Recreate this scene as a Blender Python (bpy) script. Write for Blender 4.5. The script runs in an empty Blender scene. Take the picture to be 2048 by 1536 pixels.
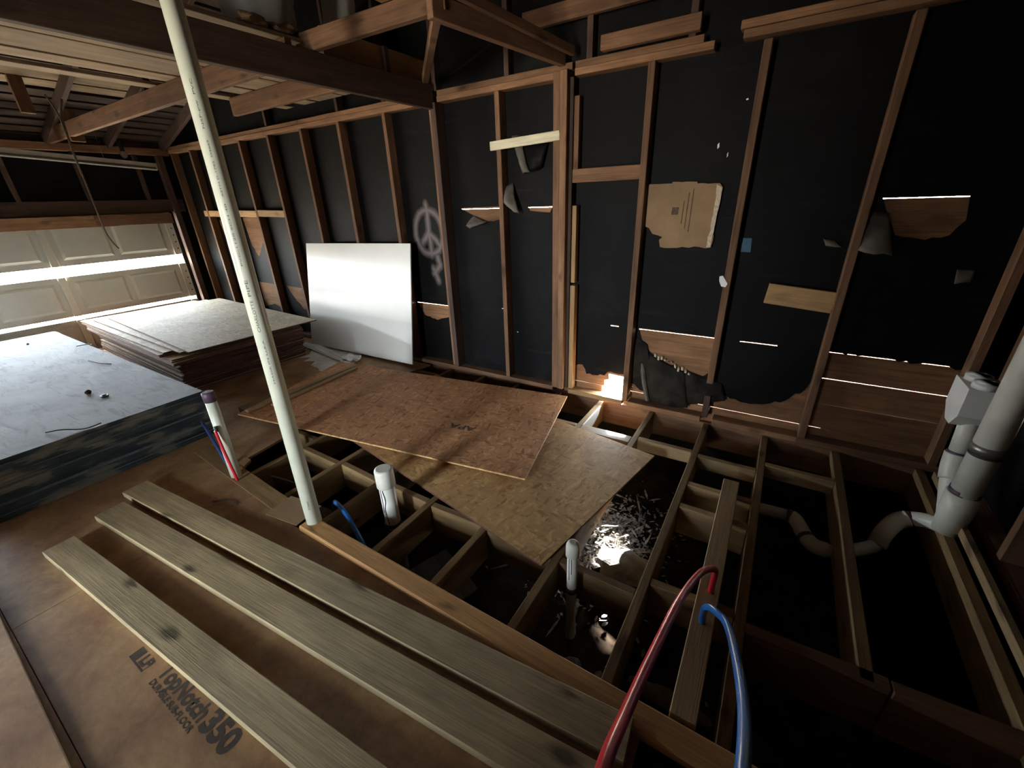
import bpy, bmesh, math, random
from mathutils import Vector, Matrix, noise
from mathutils.geometry import tessellate_polygon
random.seed(7)
C = bpy.context.scene.collection
SC = bpy.context.scene

# ------------------------------------------------------------------ camera, sky, lights, exposure
cam_d = bpy.data.cameras.new('camera')
cam_d.sensor_width = 36.0
cam_d.lens = 834.84 / 2048 * 36.0
cam_d.clip_start = 0.02
cam = bpy.data.objects.new('camera', cam_d)
C.objects.link(cam)
_r = Vector((0.84925539, 0.52684639, -0.03461449))
_d = Vector((0.18664944, -0.36090496, -0.91373388))
_f = Vector((-0.49388993, 0.76953265, -0.40483606))
cam.matrix_world = Matrix(((_r.x, -_d.x, -_f.x, 0), (_r.y, -_d.y, -_f.y, 0), (_r.z, -_d.z, -_f.z, 0), (0, 0, 0, 1)))
SC.camera = cam

world = bpy.data.worlds.new('overcast_sky')
SC.world = world
world.use_nodes = True
wn, wl = world.node_tree.nodes, world.node_tree.links
wn.clear()
w_out = wn.new('ShaderNodeOutputWorld')
w_bg = wn.new('ShaderNodeBackground')
w_tc = wn.new('ShaderNodeTexCoord')
w_sep = wn.new('ShaderNodeSeparateXYZ')
w_ramp = wn.new('ShaderNodeValToRGB')
w_ramp.color_ramp.elements[0].position = 0.40
w_ramp.color_ramp.elements[0].color = (0.66, 0.58, 0.45, 1)      # sunlit concrete drive and yard
w_ramp.color_ramp.elements[1].position = 0.56
w_ramp.color_ramp.elements[1].color = (0.79, 0.90, 1.0, 1)       # pale overcast sky
w_map = wn.new('ShaderNodeMapRange')
w_map.inputs[1].default_value = -1
w_map.inputs[2].default_value = 1
wl.new(w_tc.outputs['Generated'], w_sep.inputs[0])
wl.new(w_sep.outputs[2], w_map.inputs[0])
wl.new(w_map.outputs[0], w_ramp.inputs[0])
wl.new(w_ramp.outputs[0], w_bg.inputs[0])
w_bg.inputs[1].default_value = 75.0
wl.new(w_bg.outputs[0], w_out.inputs[0])


def portal(name, loc, rot, sx, sy):
    """daylight portal: guides sky sampling through a real opening, gives no light of its own"""
    d = bpy.data.lights.new(name, 'AREA')
    d.shape = 'RECTANGLE'
    d.size, d.size_y = sx, sy
    d.cycles.is_portal = True
    o = bpy.data.objects.new(name, d)
    o.location = loc
    o.rotation_euler = rot
    C.objects.link(o)


H = math.pi / 2
# area lamps shine along local -Z
portal('portal_garage_gap', (-7.47, 0.36, -0.645), (0, -H, 0), 0.22, 5.0)
portal('portal_garage_joint', (-7.47, 0.36, -1.205), (0, -H, 0), 0.09, 5.0)
portal('portal_wall_hole', (-1.0, 3.19, -1.47), (-H, 0, 0), 0.24, 0.24)
portal('portal_back_door', (-2.0, -5.32, -0.44), (H, 0, 0), 0.82, 2.34)

sun_d = bpy.data.lights.new('sun', 'SUN')
sun_d.energy = 450.0
sun_d.angle = math.radians(5)
sun_d.color = (1.0, 0.93, 0.82)
sun = bpy.data.objects.new('sun', sun_d)
sun.rotation_euler = Vector((0.44, -1.15, -0.53)).to_track_quat('-Z', 'Y').to_euler()
sun.location = (-6, 14, 8)
C.objects.link(sun)

SC.view_settings.view_transform = 'Standard'
SC.view_settings.look = 'None'
SC.view_settings.exposure = 0.55
SC.view_settings.gamma = 1.0
SC.view_settings.use_curve_mapping = False

# ------------------------------------------------------------------ materials


def new_mat(name):
    m = bpy.data.materials.new(name)
    m.use_nodes = True
    n, l = m.node_tree.nodes, m.node_tree.links
    b = n['Principled BSDF']
    return m, n, l, b


def coords(n, l, scale, rand=True):
    tc = n.new('ShaderNodeTexCoord')
    mp = n.new('ShaderNodeMapping')
    mp.inputs['Scale'].default_value = scale
    src = tc.outputs['Object']
    if rand:
        oi = n.new('ShaderNodeObjectInfo')
        mul = n.new('ShaderNodeMath')
        mul.operation = 'MULTIPLY'
        mul.inputs[1].default_value = 37.0
        l.new(oi.outputs['Random'], mul.inputs[0])
        add = n.new('ShaderNodeVectorMath')
        add.operation = 'ADD'
        l.new(src, add.inputs[0])
        l.new(mul.outputs[0], add.inputs[1])
        src = add.outputs[0]
    l.new(src, mp.inputs['Vector'])
    return mp.outputs[0]


def nz(n, l, vec, scale, detail=4, rough=0.6, dist=0.0):
    t = n.new('ShaderNodeTexNoise')
    t.inputs['Scale'].default_value = scale
    t.inputs['Detail'].default_value = detail
    t.inputs['Roughness'].default_value = rough
    t.inputs['Distortion'].default_value = dist
    l.new(vec, t.inputs['Vector'])
    return t.outputs['Fac']


def ramp(n, l, fac, stops):
    r = n.new('ShaderNodeValToRGB')
    e = r.color_ramp.elements
    while len(e) < len(stops):
        e.new(0.5)
    for k, (p, c) in enumerate(stops):
        e[k].position = p
        e[k].color = (*c, 1) if len(c) == 3 else c
    l.new(fac, r.inputs[0])
    return r.outputs[0]


def mixc(n, l, fac, a, b, mode='MIX'):
    m = n.new('ShaderNodeMix')
    m.data_type = 'RGBA'
    m.blend_type = mode
    if isinstance(fac, float):
        m.inputs[0].default_value = fac
    else:
        l.new(fac, m.inputs[0])
    for s, v in ((6, a), (7, b)):
        if isinstance(v, tuple):
            m.inputs[s].default_value = (*v, 1)
        else:
            l.new(v, m.inputs[s])
    return m.outputs[2]


def bump(n, l, b, h, strength, dist=0.01):
    bp = n.new('ShaderNodeBump')
    bp.inputs['Strength'].default_value = strength
    bp.inputs['Distance'].default_value = dist
    l.new(h, bp.inputs['Height'])
    l.new(bp.outputs[0], b.inputs['Normal'])


def g(c, k):
    return tuple(min(1.0, v * k) for v in c)


def wood(name, base, contrast=0.35, rough=0.75, knots=0.6, grime=0.35, spec=0.3):
    m, n, l, b = new_mat(name)
    v = coords(n, l, (0.9, 14, 14))
    f = nz(n, l, v, 2.2, 6, 0.65, 0.6)
    col = ramp(n, l, f, [(0.3, g(base, 1 - contrast)), (0.5, base), (0.72, g(base, 1 + contrast * 0.8))])
    v2 = coords(n, l, (3.0, 150, 150))
    f2 = nz(n, l, v2, 1.5, 3)
    col = mixc(n, l, 0.45, col, ramp(n, l, f2, [(0.35, (0.45, 0.42, 0.4)), (0.6, (1, 1, 1))]), 'MULTIPLY')
    if knots:
        v3 = coords(n, l, (2.2, 5.0, 5.0))
        vo = n.new('ShaderNodeTexVoronoi')
        vo.voronoi_dimensions = '2D'
        vo.inputs['Scale'].default_value = 1.0
        spx = n.new('ShaderNodeSeparateXYZ')
        l.new(v3, spx.inputs[0])
        yz = n.new('ShaderNodeMath')
        l.new(spx.outputs[1], yz.inputs[0])
        l.new(spx.outputs[2], yz.inputs[1])
        cmb = n.new('ShaderNodeCombineXYZ')
        wb_ = n.new('ShaderNodeMath')
        wb_.operation = 'MULTIPLY_ADD'
        l.new(f, wb_.inputs[0])
        wb_.inputs[1].default_value = 0.35
        l.new(spx.outputs[0], wb_.inputs[2])
        l.new(wb_.outputs[0], cmb.inputs[0])
        l.new(yz.outputs[0], cmb.inputs[1])
        l.new(cmb.outputs[0], vo.inputs['Vector'])
        vc = n.new('ShaderNodeSeparateColor')
        l.new(vo.outputs['Color'], vc.inputs[0])
        pick = n.new('ShaderNodeMath')
        pick.operation = 'GREATER_THAN'
        pick.inputs[1].default_value = 0.45
        l.new(vc.outputs[0], pick.inputs[0])
        vd = n.new('ShaderNodeMath')
        vd.operation = 'MULTIPLY_ADD'
        l.new(vc.outputs[1], vd.inputs[0])
        vd.inputs[1].default_value = 0.06
        l.new(vo.outputs['Distance'], vd.inputs[2])
        vs = n.new('ShaderNodeMath')
        l.new(vd.outputs[0], vs.inputs[0])
        l.new(pick.outputs[0], vs.inputs[1])
        k = ramp(n, l, vs.outputs[0], [(0.07, (1 - knots,) * 3), (0.11, (1 - knots * 0.55,) * 3), (0.17, (1, 1, 1))])
        col = mixc(n, l, 1.0, col, k, 'MULTIPLY')
    if grime:
        v4 = coords(n, l, (1.2, 2.5, 2.5))
        gr = ramp(n, l, nz(n, l, v4, 1.6, 5), [(0.35, (1 - grime,) * 3), (0.62, (1, 1, 1))])
        col = mixc(n, l, 1.0, col, gr, 'MULTIPLY')
    hs = n.new('ShaderNodeHueSaturation')
    oi = n.new('ShaderNodeObjectInfo')
    mr = n.new('ShaderNodeMapRange')
    mr.inputs[3].default_value = 0.8
    mr.inputs[4].default_value = 1.2
    l.new(oi.outputs['Random'], mr.inputs[0])
    l.new(mr.outputs[0], hs.inputs['Value'])
    l.new(col, hs.inputs['Color'])
    l.new(hs.outputs[0], b.inputs['Base Color'])
    b.inputs['Roughness'].default_value = rough
    b.inputs['Specular IOR Level'].default_value = spec
    bump(n, l, b, f2, 0.25, 0.004)
    return m


def osb(name, dark, light, grey=0.0, rough=0.7):
    m, n, l, b = new_mat(name)
    cols = []
    for sc in ((14, 52, 30), (44, 18, 30)):
        v = coords(n, l, sc)
        wob = n.new('ShaderNodeTexNoise')
        wob.inputs['Scale'].default_value = 0.35
        l.new(v, wob.inputs['Vector'])
        ad = n.new('ShaderNodeVectorMath')
        ad.operation = 'MULTIPLY_ADD'
        l.new(wob.outputs['Color'], ad.inputs[0])
        ad.inputs[1].default_value = (3, 3, 0)
        l.new(v, ad.inputs[2])
        vo = n.new('ShaderNodeTexVoronoi')
        vo.inputs['Scale'].default_value = 1.2
        l.new(ad.outputs[0], vo.inputs['Vector'])
        sp = n.new('ShaderNodeSeparateColor')
        l.new(vo.outputs['Color'], sp.inputs[0])
        cols.append(sp.outputs[0])
    v = coords(n, l, (5, 5, 5))
    pick = ramp(n, l, nz(n, l, v, 3, 4), [(0.45, (0, 0, 0)), (0.55, (1, 1, 1))])
    f = mixc(n, l, pick, cols[0], cols[1])
    mid = tuple((a + c) / 2 for a, c in zip(dark, light))
    col = ramp(n, l, f, [(0.0, dark), (0.3, mid), (0.75, g(mid, 1.08)), (1.0, light)])
    fine = coords(n, l, (60, 60, 60))
    ff = nz(n, l, fine, 2, 3)
    col = mixc(n, l, 0.3, col, ramp(n, l, ff, [(0.3, (0.5, 0.45, 0.4)), (0.6, (1, 1, 1))]), 'MULTIPLY')
    st = coords(n, l, (1.1, 1.1, 1.1))
    col = mixc(n, l, 1.0, col, ramp(n, l, nz(n, l, st, 2.0, 4), [(0.3, (0.74, 0.7, 0.68)), (0.6, (1, 1, 1))]), 'MULTIPLY')
    l.new(col, b.inputs['Base Color'])
    b.inputs['Roughness'].default_value = rough
    bump(n, l, b, f, 0.2, 0.003)
    return m


def plain(name, col, rough=0.5, var=0.12, nscale=8.0, spec=0.5, bmp=0.1, metal=0.0):
    m, n, l, b = new_mat(name)
    v = coords(n, l, (1, 1, 1))
    f = nz(n, l, v, nscale, 5)
    c = ramp(n, l, f, [(0.3, g(col, 1 - var * 1.5)), (0.65, g(col, 1 + var * 0.4))])
    l.new(c, b.inputs['Base Color'])
    b.inputs['Roughness'].default_value = rough
    b.inputs['Specular IOR Level'].default_value = spec
    b.inputs['Metallic'].default_value = metal
    if bmp:
        bump(n, l, b, f, bmp, 0.004)
    return m


def felt_mat(name, graffiti=None):
    m, n, l, b = new_mat(name)
    v = coords(n, l, (1, 1, 1))
    f = nz(n, l, v, 3.0, 6, 0.65)
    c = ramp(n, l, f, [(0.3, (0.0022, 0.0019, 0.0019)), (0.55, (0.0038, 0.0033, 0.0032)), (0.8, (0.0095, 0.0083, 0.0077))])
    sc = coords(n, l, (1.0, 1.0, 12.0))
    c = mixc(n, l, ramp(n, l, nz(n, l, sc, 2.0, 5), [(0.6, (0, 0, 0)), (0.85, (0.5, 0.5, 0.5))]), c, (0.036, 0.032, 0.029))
    if graffiti:
        # sprayed peace sign: distance fields in the panel's own metres
        cx, cz, rx, rz = graffiti
        tc = n.new('ShaderNodeTexCoord')
        wob = n.new('ShaderNodeTexNoise')
        wob.inputs['Scale'].default_value = 9
        l.new(tc.outputs['Object'], wob.inputs['Vector'])
        ad = n.new('ShaderNodeVectorMath')
        ad.operation = 'MULTIPLY_ADD'
        l.new(wob.outputs['Color'], ad.inputs[0])
        ad.inputs[1].default_value = (0.03, 0, 0.03)
        l.new(tc.outputs['Object'], ad.inputs[2])
        sp = n.new('ShaderNodeSeparateXYZ')
        l.new(ad.outputs[0], sp.inputs[0])

        def mth(op, a, bb=None, cc=None):
            k = n.new('ShaderNodeMath')
            k.operation = op
            for idx, val in enumerate((a, bb, cc)):
                if val is None:
                    continue
                if isinstance(val, (int, float)):
                    k.inputs[idx].default_value = val
                else:
                    l.new(val, k.inputs[idx])
            return k.outputs[0]
        X, Z = sp.outputs[0], sp.outputs[2]
        ux = mth('DIVIDE', mth('SUBTRACT', X, cx + 0.015), rx)
        uz = mth('DIVIDE', mth('SUBTRACT', Z, cz + 0.015), rz)
        rad = mth('SQRT', mth('ADD', mth('MULTIPLY', ux, ux), mth('MULTIPLY', uz, uz)))
        ds = [mth('MULTIPLY', mth('ABSOLUTE', mth('SUBTRACT', rad, 1.0)), 0.5 * (rx + rz))]

        def seg(x0, z0, x1, z1):
            dx, dz = x1 - x0, z1 - z0
            L2 = dx * dx + dz * dz
            px, pz = mth('SUBTRACT', ux, x0), mth('SUBTRACT', uz, z0)
            t = mth('DIVIDE', mth('ADD', mth('MULTIPLY', px, dx), mth('MULTIPLY', pz, dz)), L2)
            k = n.new('ShaderNodeClamp')
            l.new(t, k.inputs[0])
            t = k.outputs[0]
            ex, ez = mth('SUBTRACT', px, mth('MULTIPLY', t, dx)), mth('SUBTRACT', pz, mth('MULTIPLY', t, dz))
            return mth('MULTIPLY', mth('SQRT', mth('ADD', mth('MULTIPLY', ex, ex), mth('MULTIPLY', ez, ez))), rx)
        ds.append(seg(-0.02, 1.25, 0.05, -1.05))
        ds.append(seg(0.0, 0.0, -0.55, -0.5))
        ds.append(seg(0.0, 0.0, 0.75, -0.62))
        ds.append(seg(0.45, -1.15, 0.6, -1.55))
        ds.append(seg(0.6, -1.5, 0.1, -1.95))
        ds.append(seg(0.1, -1.7, 0.35, -2.3))
        dmin = ds[0]
        for q in ds[1:]:
            dmin = mth('MINIMUM', dmin, q)
        mask = ramp(n, l, dmin, [(0.006, (0.85,) * 3), (0.018, (0.5,) * 3), (0.045, (0, 0, 0))])
        c = mixc(n, l, mask, c, (0.20, 0.165, 0.155))
    l.new(c, b.inputs['Base Color'])
    b.inputs['Roughness'].default_value = 0.6
    b.inputs['Specular IOR Level'].default_value = 0.12
    bump(n, l, b, f, 0.5, 0.02)
    return m


M = {}
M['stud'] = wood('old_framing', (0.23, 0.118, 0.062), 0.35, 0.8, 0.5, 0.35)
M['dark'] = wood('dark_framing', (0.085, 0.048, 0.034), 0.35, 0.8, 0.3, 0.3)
M['plate'] = wood('plate_framing', (0.30, 0.155, 0.078), 0.35, 0.8, 0.5, 0.35)
M['joist'] = wood('joist_lumber', (0.30, 0.19, 0.085), 0.3, 0.75, 0.6, 0.35)
M['pine'] = wood('new_pine', (0.46, 0.31, 0.16), 0.25, 0.6, 0.6, 0.2)
M['edge_pine'] = wood('orange_pine', (0.50, 0.27, 0.105), 0.25, 0.55, 0.6, 0.2)
M['plank'] = wood('treated_plank', (0.48, 0.37, 0.205), 0.28, 0.6, 0.72, 0.3, 0.4)
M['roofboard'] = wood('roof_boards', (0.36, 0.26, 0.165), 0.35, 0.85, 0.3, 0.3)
M['darkroof'] = wood('dark_roof_boards', (0.06, 0.036, 0.024), 0.35, 0.85, 0.3, 0.3)  # darker tone for the boards nearest the eave
M['siding'] = wood('siding_back', (0.30, 0.155, 0.075), 0.35, 0.85, 0.3, 0.35)
M['pale'] = wood('pale_offcut', (0.74, 0.66, 0.46), 0.15, 0.6, 0.4, 0.15)
M['furring'] = wood('honey_strip', (0.46, 0.275, 0.125), 0.25, 0.7, 0.3, 0.2)
M['grey_board'] = wood('grey_board', (0.22, 0.21, 0.20), 0.35, 0.85, 0.2, 0.4)
M['osb_red'] = osb('osb_red', (0.33, 0.135, 0.05), (0.80, 0.42, 0.20))
M['osb_tan'] = osb('osb_tan', (0.42, 0.215, 0.07), (0.84, 0.54, 0.235))
M['osb_lit'] = osb('osb_lit', (0.46, 0.39, 0.27), (0.86, 0.78, 0.58))  # light on the stack top put into a paler flake colour
M['osb_edge'] = plain('osb_painted_edge', (0.13, 0.045, 0.032), 0.8, 0.3, 40)


def deck_mat():
    m, n, l, b = new_mat('worn_subfloor_panel')
    v = coords(n, l, (1, 1, 1), False)
    f = nz(n, l, v, 2.6, 5, 0.6, 0.5)
    c = ramp(n, l, f, [(0.28, (0.17, 0.085, 0.042)), (0.45, (0.31, 0.17, 0.08)), (0.58, (0.42, 0.26, 0.125)), (0.75, (0.50, 0.36, 0.20))])
    fl_ = coords(n, l, (22, 30, 20), False)
    f2 = nz(n, l, fl_, 1.5, 4)
    c = mixc(n, l, 0.45, c, ramp(n, l, f2, [(0.35, (0.55, 0.5, 0.48)), (0.6, (1, 1, 1))]), 'MULTIPLY')
    l.new(c, b.inputs['Base Color'])
    b.inputs['Roughness'].default_value = 0.6
    bump(n, l, b, f2, 0.2, 0.003)
    return m


M['deck'] = deck_mat()
M['felt'] = felt_mat('felt_paper')
M['felt_peace'] = felt_mat('felt_paper_sprayed', (-2.885, -0.262, 0.17, 0.195))
M['felt_dusty'] = plain('dusty_felt', (0.022, 0.017, 0.013), 0.85, 0.5, 9, spec=0.2, bmp=0.8)
M['felt_back'] = plain('felt_underside', (0.13, 0.11, 0.085), 0.8, 0.4, 9)
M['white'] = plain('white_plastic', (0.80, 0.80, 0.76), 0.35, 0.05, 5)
M['pvc'] = plain('pvc_pipe', (0.70, 0.71, 0.57), 0.38, 0.08, 6, bmp=0.02)
M['pvc2'] = plain('pvc_fitting', (0.74, 0.72, 0.62), 0.4, 0.1, 9, bmp=0.02)
M['primer'] = plain('purple_primer', (0.10, 0.055, 0.085), 0.5, 0.3, 20)
M['ink'] = plain('black_ink', (0.06, 0.045, 0.035), 0.8, 0.2, 60, bmp=0)
M['ink_pale'] = plain('faded_ink', (0.11, 0.065, 0.04), 0.8, 0.4, 60, bmp=0)
M['pipe_ink'] = plain('pipe_print', (0.16, 0.17, 0.13), 0.7, 0.3, 90, bmp=0)
M['red'] = plain('red_tube', (0.70, 0.025, 0.045), 0.3, 0.1, 10, bmp=0)
M['blue'] = plain('blue_tube', (0.02, 0.16, 0.50), 0.3, 0.1, 10, bmp=0)
M['dkblue'] = plain('dusty_blue_tube', (0.03, 0.06, 0.19), 0.45, 0.2, 12, bmp=0)
M['steel'] = plain('door_steel', (0.50, 0.49, 0.43), 0.45, 0.06, 3, bmp=0.02)
M['stile'] = plain('door_stile', (0.56, 0.54, 0.45), 0.5, 0.06, 6, bmp=0.02)
M['hole'] = plain('punched_hole', (0.05, 0.045, 0.04), 0.8, 0.1, 9, bmp=0)
M['roll'] = plain('roll_wrap', (0.72, 0.72, 0.66), 0.35, 0.15, 7, bmp=0.6)
M['batt'] = plain('batt_brown', (0.36, 0.24, 0.14), 0.95, 0.35, 30, bmp=0.6)
M['card'] = plain('cardboard', (0.33, 0.205, 0.105), 0.9, 0.15, 6)
M['card_edge'] = plain('cardboard_torn', (0.68, 0.55, 0.40), 0.95, 0.25, 60)
M['paper'] = plain('paper_and_painted_light', (0.82, 0.79, 0.72), 0.8, 0.2, 5)  # also colours a floor patch and a sheet edge pale, as if lit
M['dirt'] = plain('crawl_dirt', (0.030, 0.022, 0.016), 0.98, 0.5, 9, spec=0.05, bmp=1.0)
M['stone'] = plain('pale_stone', (0.62, 0.61, 0.58), 0.9, 0.3, 14, bmp=0.8)
M['stone2'] = plain('dull_stone', (0.30, 0.24, 0.17), 0.95, 0.3, 14, bmp=0.8)
M['litter'] = plain('leaf_litter', (0.56, 0.53, 0.49), 0.8, 0.8, 25, bmp=0)
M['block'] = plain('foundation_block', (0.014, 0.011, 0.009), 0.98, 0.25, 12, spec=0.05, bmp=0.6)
M['roofskin'] = plain('roof_felt_underside', (0.022, 0.020, 0.019), 0.9, 0.3, 10)
M['rope'] = plain('grey_cord', (0.16, 0.125, 0.09), 0.9, 0.3, 60, bmp=0.3)
M['glass_bulb'] = plain('bulb_glass', (0.75, 0.75, 0.75), 0.08, 0.02, 5, spec=1.0, bmp=0)
M['metal'] = plain('dull_metal', (0.35, 0.33, 0.30), 0.4, 0.2, 20, metal=0.8)
M['blue_scrap'] = plain('blue_scrap', (0.03, 0.12, 0.20), 0.6, 0.3, 20)
M['dark_scrap'] = plain('dark_scrap', (0.05, 0.04, 0.035), 0.8, 0.3, 40)
M['rubber'] = plain('black_band', (0.03, 0.03, 0.03), 0.6, 0.2, 20)


def board_mat():
    m, n, l, b = new_mat('glossy_white_board')
    v = coords(n, l, (1, 1, 1))
    f = nz(n, l, v, 2.5, 4)
    l.new(ramp(n, l, f, [(0.3, (0.80, 0.79, 0.72)), (0.7, (0.85, 0.84, 0.78))]), b.inputs['Base Color'])
    b.inputs['Roughness'].default_value = 0.22
    b.inputs['Specular IOR Level'].default_value = 0.5
    return m


M['board'] = board_mat()


def drywall_face():
    m, n, l, b = new_mat('drywall_face_paper')
    v = coords(n, l, (1, 1, 1), False)
    f = nz(n, l, v, 2.2, 6, 0.6)
    c = ramp(n, l, f, [(0.3, (0.25, 0.27, 0.275)), (0.5, (0.34, 0.365, 0.375)), (0.75, (0.42, 0.445, 0.455))])
    v2 = coords(n, l, (2.0, 9.0, 1.0), False)
    cr = nz(n, l, v2, 1.6, 7, 0.7, 1.2)
    c = mixc(n, l, 0.7, c, ramp(n, l, cr, [(0.36, (0.62, 0.62, 0.6)), (0.48, (1, 1, 1))]), 'MULTIPLY')
    l.new(c, b.inputs['Base Color'])
    b.inputs['Roughness'].default_value = 0.65
    b.inputs['Specular IOR Level'].default_value = 0.2
    bump(n, l, b, cr, 0.7, 0.015)
    return m


def drywall_edge():
    m, n, l, b = new_mat('drywall_end_tape')
    geo = n.new('ShaderNodeNewGeometry')
    mp = n.new('ShaderNodeMapping')
    mp.inputs['Scale'].default_value = (3.0, 3.2, 8.0)
    l.new(geo.outputs['Position'], mp.inputs['Vector'])
    f = nz(n, l, mp.outputs[0], 1.3, 4, 0.5)
    c = ramp(n, l, f, [(0.36, (0.016, 0.025, 0.030)), (0.50, (0.032, 0.048, 0.048)), (0.55, (0.13, 0.125, 0.095)), (0.70, (0.21, 0.19, 0.14))])
    l.new(c, b.inputs['Base Color'])
    b.inputs['Roughness'].default_value = 0.8
    return m


M['dry_face'] = drywall_face()
M['dry_edge'] = drywall_edge()

# ------------------------------------------------------------------ helpers


def link(name, me, mat, parent=None, mw=None):
    o = bpy.data.objects.new(name, me)
    C.objects.link(o)
    if mat is not None and len(me.materials) == 0:
        me.materials.append(M[mat] if isinstance(mat, str) else mat)
    if mw is not None:
        o.matrix_world = mw
    if parent is not None:
        o.parent = parent
        o.matrix_parent_inverse = parent.matrix_basis.inverted()
        if parent.parent is not None:
            o.matrix_parent_inverse = (parent.parent.matrix_basis @ parent.matrix_basis).inverted() if False else world_of(parent).inverted()
    return o


def world_of(o):
    m = o.matrix_basis.copy()
    if o.parent is not None:
        m = world_of(o.parent) @ o.matrix_parent_inverse @ m
    return m


def tag(o, label, cat, group=None, kind=None):
    o['label'] = label
    o['category'] = cat
    if group:
        o['group'] = group
    if kind:
        o['kind'] = kind
    return o


def empty(name, loc, label, cat, group=None):
    o = bpy.data.objects.new(name, None)
    o.empty_display_size = 0.05
    o.location = loc
    C.objects.link(o)
    return tag(o, label, cat, group)


def setting(name, label, loc=(0, 0, 0)):
    o = bpy.data.objects.new(name, None)
    o.location = loc
    C.objects.link(o)
    o['kind'] = 'structure'
    o['label'] = label
    return o


_box_cache = {}


def box_mesh(sx, sy, sz, c=0.003, mats=None):
    key = (round(sx, 4), round(sy, 4), round(sz, 4), c, mats)
    if key in _box_cache:
        return _box_cache[key]
    bm = bmesh.new()
    bmesh.ops.create_cube(bm, size=1)
    bmesh.ops.scale(bm, vec=(sx, sy, sz), verts=bm.verts)
    if c:
        bmesh.ops.bevel(bm, geom=bm.edges[:], offset=min(c, 0.3 * min(sx, sy, sz)), segments=1, affect='EDGES')
    me = bpy.data.meshes.new('board_mesh')
    bm.to_mesh(me)
    bm.free()
    if mats:
        for k in mats:
            me.materials.append(M[k])
        for p in me.polygons:
            p.material_index = 0 if abs(p.normal.z) > 0.9 else 1
    _box_cache[key] = me
    return me


def frame(a, b, up=(0, 0, 1)):
    a, b = Vector(a), Vector(b)
    x = (b - a).normalized()
    u = Vector(up)
    if abs(x.dot(u)) > 0.98:
        u = Vector((0, 1, 0))
    y = u.cross(x).normalized()
    z = x.cross(y)
    m = Matrix((x, y, z)).transposed().to_4x4()
    m.translation = (a + b) / 2
    return m


def lumber(name, a, b, w, h, mat, parent=None, up=(0, 0, 1), c=0.003):
    """straight piece from a to b; w across, h along 'up'. Copies of one size share a mesh; material lives on the object"""
    L = (Vector(b) - Vector(a)).length
    me = box_mesh(L, w, h, c)
    if not me.materials:
        me.materials.append(None)
    o = link(name, me, None, parent, frame(a, b, up)) if parent is None else link(name, me, None, None, frame(a, b, up))
    o.material_slots[0].link = 'OBJECT'
    o.material_slots[0].material = M[mat]
    if parent is not None:
        o.parent = parent
        o.matrix_parent_inverse = world_of(parent).inverted()
    return o


def mesh_obj(name, verts, faces, mat, parent=None, smooth=False):
    me = bpy.data.meshes.new(name)
    me.from_pydata([tuple(v) for v in verts], [], faces)
    me.update()
    if smooth:
        for p in me.polygons:
            p.use_smooth = True
    o = link(name, me, mat)
    if parent is not None:
        o.parent = parent
        o.matrix_parent_inverse = world_of(parent).inverted()
    return o


def prism(name, loops, depth, mat, parent=None, plane='XZ', at=0.0, mat2=None):
    """polygon (first loop) with holes (other loops), extruded by depth. XZ: along +Y from y=at; XY: along -Z from z=at"""
    pts = [[Vector((p[0], p[1], 0)) for p in lp] for lp in loops]
    tris = tessellate_polygon(pts)
    flat = [p for lp in pts for p in lp]
    n = len(flat)
    if plane == 'XZ':
        v = [(p.x, at, p.y) for p in flat] + [(p.x, at + depth, p.y) for p in flat]
    elif plane == 'XY':
        v = [(p.x, p.y, at) for p in flat] + [(p.x, p.y, at - depth) for p in flat]
    else:
        v = [(at, p.x, p.y) for p in flat] + [(at - depth, p.x, p.y) for p in flat]
    f = [tuple(t) for t in tris] + [tuple(i + n for i in reversed(t)) for t in tris]
    nt = len(f)
    s = 0
    for lp in loops:
        k = len(lp)
        for i in range(k):
            a, b = s + i, s + (i + 1) % k
            f.append((a, b, b + n, a + n))
        s += k
    me = bpy.data.meshes.new(name)
    me.from_pydata(v, [], f)
    bm = bmesh.new()
    bm.from_mesh(me)
    bmesh.ops.recalc_face_normals(bm, faces=bm.faces)
    bm.to_mesh(me)
    bm.free()
    me.materials.append(M[mat])
    if mat2:
        me.materials.append(M[mat2])
        for i, p in enumerate(me.polygons):
            if i >= nt:
                p.material_index = 1
    o = link(name, me, None)
    if parent is not None:
        o.parent = parent
        o.matrix_parent_inverse = world_of(parent).inverted()
    return o


def spline(pts, n=8):
    P = [Vector(p) for p in pts]
    out = []
    for i in range(len(P) - 1):
        p0, p1, p2, p3 = P[max(i - 1, 0)], P[i], P[i + 1], P[min(i + 2, len(P) - 1)]
        for k in range(n):
            t = k / n
            out.append(0.5 * ((2 * p1) + (p2 - p0) * t + (2 * p0 - 5 * p1 + 4 * p2 - p3) * t * t + (3 * p1 - p0 - 3 * p2 + p3) * t ** 3))
    out.append(P[-1])
    return out


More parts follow.
